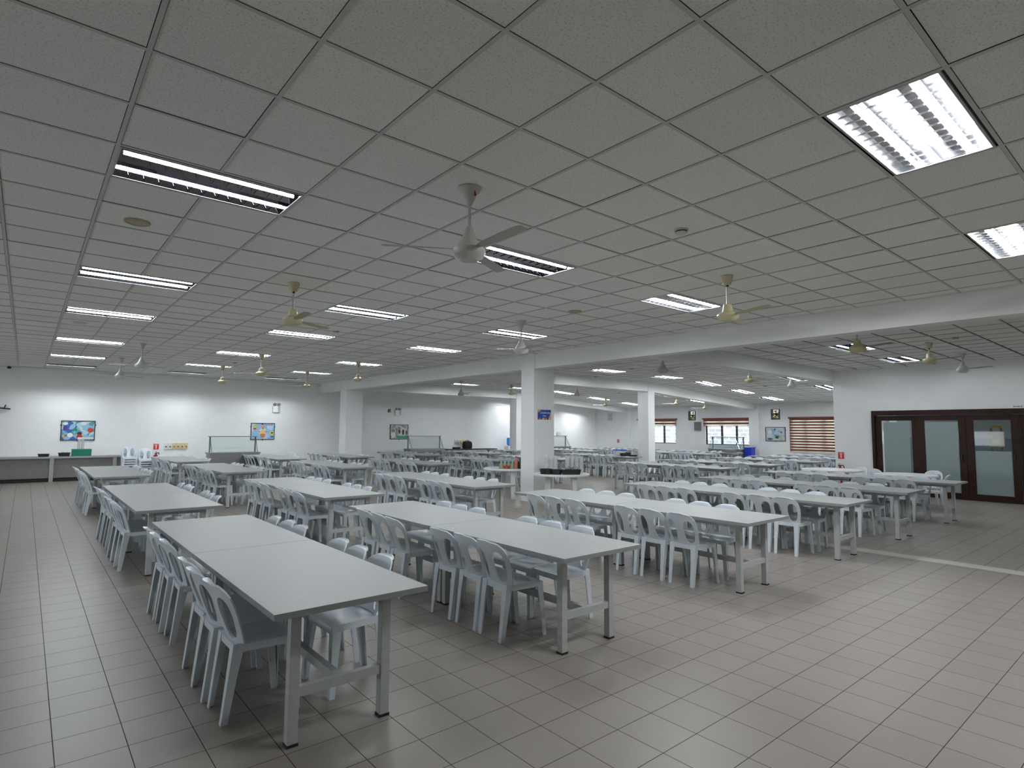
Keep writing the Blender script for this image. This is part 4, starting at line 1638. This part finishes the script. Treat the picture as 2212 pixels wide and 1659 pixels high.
first = {'regular': make_light(False, M_TUBE), 'deep': make_light(True, M_TUBEB), 'dim': make_light(False, M_TUBEO), 'strong': make_light(False, M_TUBEN, M_REFLW)}
for r in first.values():
    remember(r)
seen = dict.fromkeys(first, False)
for x, y, lab, lit in LIGHTS:
    deep = 'deep' if y > 20.5 else 'dim' if (x < 1 and y < 9) else 'strong' if (3 < x < 9 and y < 1.5) or (6 < x < 9 and y < 5) else 'regular'
    rot = math.atan(SL) if x > XS else 0
    if not seen[deep]:
        o = first[deep]
        o['label'] = lab
        seen[deep] = True
    else:
        o = dup(first[deep], (x, y, zc(x)), 0, lab)
    o.location = (x, y, zc(x))
    o.rotation_euler = (0, rot, 0)


# ------------------------------------------------------------------ ceiling fans
def make_fan(kind, up=0.0):
    white = kind == 'white'
    m = M_FANW if white else M_FANC
    t = thing('ceiling_fan', '', 'ceiling fan', (0, 0, 0), 0, 'white ceiling fans' if white else 'cream ceiling fans')
    bm = BM()
    if white:
        lathe(bm, [(0.085, 0), (0.083, -0.012), (0.05, -0.05), (0.032, -0.10), (0.018, -0.125)], 24)
    else:
        lathe(bm, [(0.068, 0), (0.066, -0.01), (0.055, -0.06), (0.046, -0.09), (0.03, -0.105)], 24)
    obj('canopy', bm, m, t, smooth=40)
    bm = BM()
    bar(bm, (0, 0, -0.10), (0, 0, -0.36 + up), 0.012, 12)
    obj('down_rod', bm, M_FANW, t, smooth=40)
    if not white:
        bm = BM()
        bar(bm, (0, 0, -0.102), (0, 0, -0.125), 0.015, 12)
        obj('coupling', bm, M_BLACK, t)
    bm = BM()
    if white:
        lathe(bm, [(0.02, -0.29), (0.035, -0.33), (0.06, -0.39), (0.095, -0.44), (0.118, -0.46), (0.122, -0.485), (0.105, -0.52), (0.07, -0.54), (0.065, -0.545), (0.02, -0.548)], 32)
    else:
        lathe(bm, [(0.02, -0.325), (0.046, -0.335), (0.052, -0.37), (0.058, -0.41), (0.085, -0.43), (0.116, -0.445), (0.122, -0.465), (0.11, -0.49), (0.085, -0.515), (0.04, -0.528)], 32)
    bmesh.ops.translate(bm, verts=bm.verts[:], vec=(0, 0, up))
    obj('motor_housing', bm, m, t, smooth=35)
    for k in range(3):
        a = k * 2 * PI / 3
        bm = BM()
        z = -0.462 + up
        r = [(0.10, 0.018, 0.003), (0.20, 0.036, 0.007), (0.45, 0.046, 0.007), (0.60, 0.044, 0.006), (0.63, 0.030, 0.004)]
        va = [bm.verts.new((x, -w_, z + d)) for x, w_, d in r]
        dn = [bm.verts.new((x, w_, z - d)) for x, w_, d in r]
        for i in range(len(r) - 1):
            bm.faces.new((va[i], va[i + 1], dn[i + 1], dn[i]))
        bmesh.ops.solidify(bm, geom=bm.faces[:], thickness=0.004)
        bmesh.ops.rotate(bm, verts=bm.verts[:], cent=(0, 0, 0), matrix=Matrix.Rotation(a, 3, 'Z'))
        obj('fan_blade', bm, M_BLADEW if white else M_BLADEC, t)
    return t


PROTO = {'w': make_fan('white'), 'c': make_fan('cream'), 'ws': make_fan('white', 0.12), 'cs': make_fan('cream', 0.12)}
for r in PROTO.values():
    remember(r)
FANS = [
    (2.43, 3.41, 'w', 2.6, 'nearest white ceiling fan with a red sticker, left of camera view centre'),
    (2.44, 7.12, 'c', 2.55, 'cream ceiling fan above the left tables, second from camera'),
    (6.10, 3.45, 'c', 0.2, 'cream ceiling fan hanging beside a bright light on the right'),
    (6.15, 7.13, 'w', 2.5, 'white ceiling fan left above the near column'),
    (1.82, 14.46, 'w', 2.7, 'white ceiling fan above third row tables at far left'),
    (1.80, 17.85, 'w', 2.6, 'white ceiling fan nearest the back wall at far left'),
    (4.30, 14.61, 'c', 2.6, 'cream ceiling fan above the third table row, middle aisle'),
    (4.26, 18.04, 'c', 2.6, 'cream ceiling fan before the orange figure picture'),
    (6.66, 17.92, 'c', 2.6, 'cream ceiling fan below the emergency light at back wall'),
    (6.73, 14.45, 'c', 2.6, 'cream ceiling fan left of the far column of main hall'),
    (9.94, 3.45, 'c', 0.1, 'cream ceiling fan just beyond the main beam at the right'),
    (13.66, 3.45, 'c', 0.1, 'cream ceiling fan with orange canopy before the brown doors'),
    (16.10, 3.45, 'w', 0.1, 'white ceiling fan nearest the brown doors'),
    (10.53, 7.5, 'w', 0.1, 'white ceiling fan at the junction of the two beams'),
    (14.25, 7.5, 'c', 0.1, 'cream ceiling fan behind the cross beam, middle of it'),
    (16.60, 7.5, 'w', 0.1, 'white ceiling fan behind the cross beam near the door wall'),
    (15.20, 14.5, 'w', 2.6, 'white ceiling fan in far hall right of the near column'),
    (12.20, 17.5, 'w', 2.6, 'white ceiling fan in far hall left of the near column'),
    (14.60, 17.5, 'c', 2.6, 'cream ceiling fan in far hall left beside the near column'),
    (20.90, 18.1, 'c', 2.6, 'cream ceiling fan in far hall between near and far columns'),
    (21.30, 14.5, 'c', 0.3, 'cream ceiling fan in far hall right of the far column'),
    (23.20, 14.3, 'c', 0.3, 'cream ceiling fan closest to the middle window'),
    (22.60, 17.4, 'w', 2.6, 'white ceiling fan half hidden behind the far column'),
]
sn = dict.fromkeys(PROTO, False)
for x, y, k, r, lab in FANS:
    if x > 9.3 and (y < 5 and x > 11 or k == 'c' and y > 8):
        k += 's'
    src = PROTO[k]
    if not sn[k]:
        o = src
        o['label'] = lab
        sn[k] = True
    else:
        o = dup(src, (0, 0, 0), 0, lab)
    o.location = (x, y, zc(x))
    o.rotation_euler = (0, 0, r)
    if lab.startswith('nearest white'):
        bm = BM()
        box(bm, -0.016, 0.016, -0.001, 0.001, -0.018, 0.018)
        s = obj('sticker', bm, mat('sticker_red', (0.30, 0.005, 0.01), 0.5), o)
        s.location = (-0.030, 0.040, -0.05)
        s.rotation_euler = (0.5, 0, 2.2)
        s['label'] = 'small dark red sticker'

# ------------------------------------------------------------------ ceiling speakers and smoke detectors
SP = [(0.65, 5.88, 'round tan ceiling speaker near the large left light'), (6.24, 6.0, 'round tan ceiling speaker near the middle of the main hall'),
      (0.62, 12.31, 'round pale ceiling speaker at far left beyond third light'), (6.12, 12.59, 'round pale ceiling speaker left of the near column')]
for k, (x, y, lab) in enumerate(SP):
    o = thing('ceiling_speaker', lab, 'speaker', (x, y, zc(x)), 0, 'round ceiling speakers')
    bm = BM()
    lathe(bm, [(0.10, 0.006), (0.10, -0.006), (0.088, -0.010), (0.086, -0.004)], 28, caps=False)
    obj('trim_ring', bm, M_SPKT if k < 2 else M_DET, o, smooth=30)
    bm = BM()
    lathe(bm, [(0.087, -0.004), (0.06, -0.008), (0.02, -0.010)], 28)
    obj('grille', bm, M_SPKT if k < 2 else M_TBAR, o, smooth=40)
DT = [(4.37, 2.90, 'smoke detector nearest the camera, between two bright lights'), (4.26, 10.12, 'smoke detector beside second cream fan in the main hall'),
      (4.29, 16.9, 'smoke detector far down the main hall'), (13.23, 10.48, 'smoke detector behind the main beam right of near column'),
      (14.32, 12.82, 'smoke detector close to the far hall beam'), (19.6, 16.2, 'smoke detector in far hall beyond the second beam'),
      (19.9, 9.9, 'smoke detector in far hall between the lights near windows'), (13.22, 2.92, 'smoke detector right of the fan before brown doors')]
for x, y, lab in DT:
    o = thing('smoke_detector', lab, 'smoke detector', (x, y, zc(x) + 0.004), 0, 'white smoke detectors')
    bm = BM()
    lathe(bm, [(0.062, 0), (0.062, -0.012), (0.055, -0.016)], 22)
    obj('mounting_base', bm, M_DET, o, smooth=30)
    bm = BM()
    lathe(bm, [(0.052, -0.016), (0.052, -0.024), (0.05, -0.026)], 22)
    obj('sensing_slots', bm, M_BLACK, o)
    bm = BM()
    lathe(bm, [(0.054, -0.026), (0.052, -0.036), (0.03, -0.042)], 22)
    obj('cover', bm, M_DET, o, smooth=30)
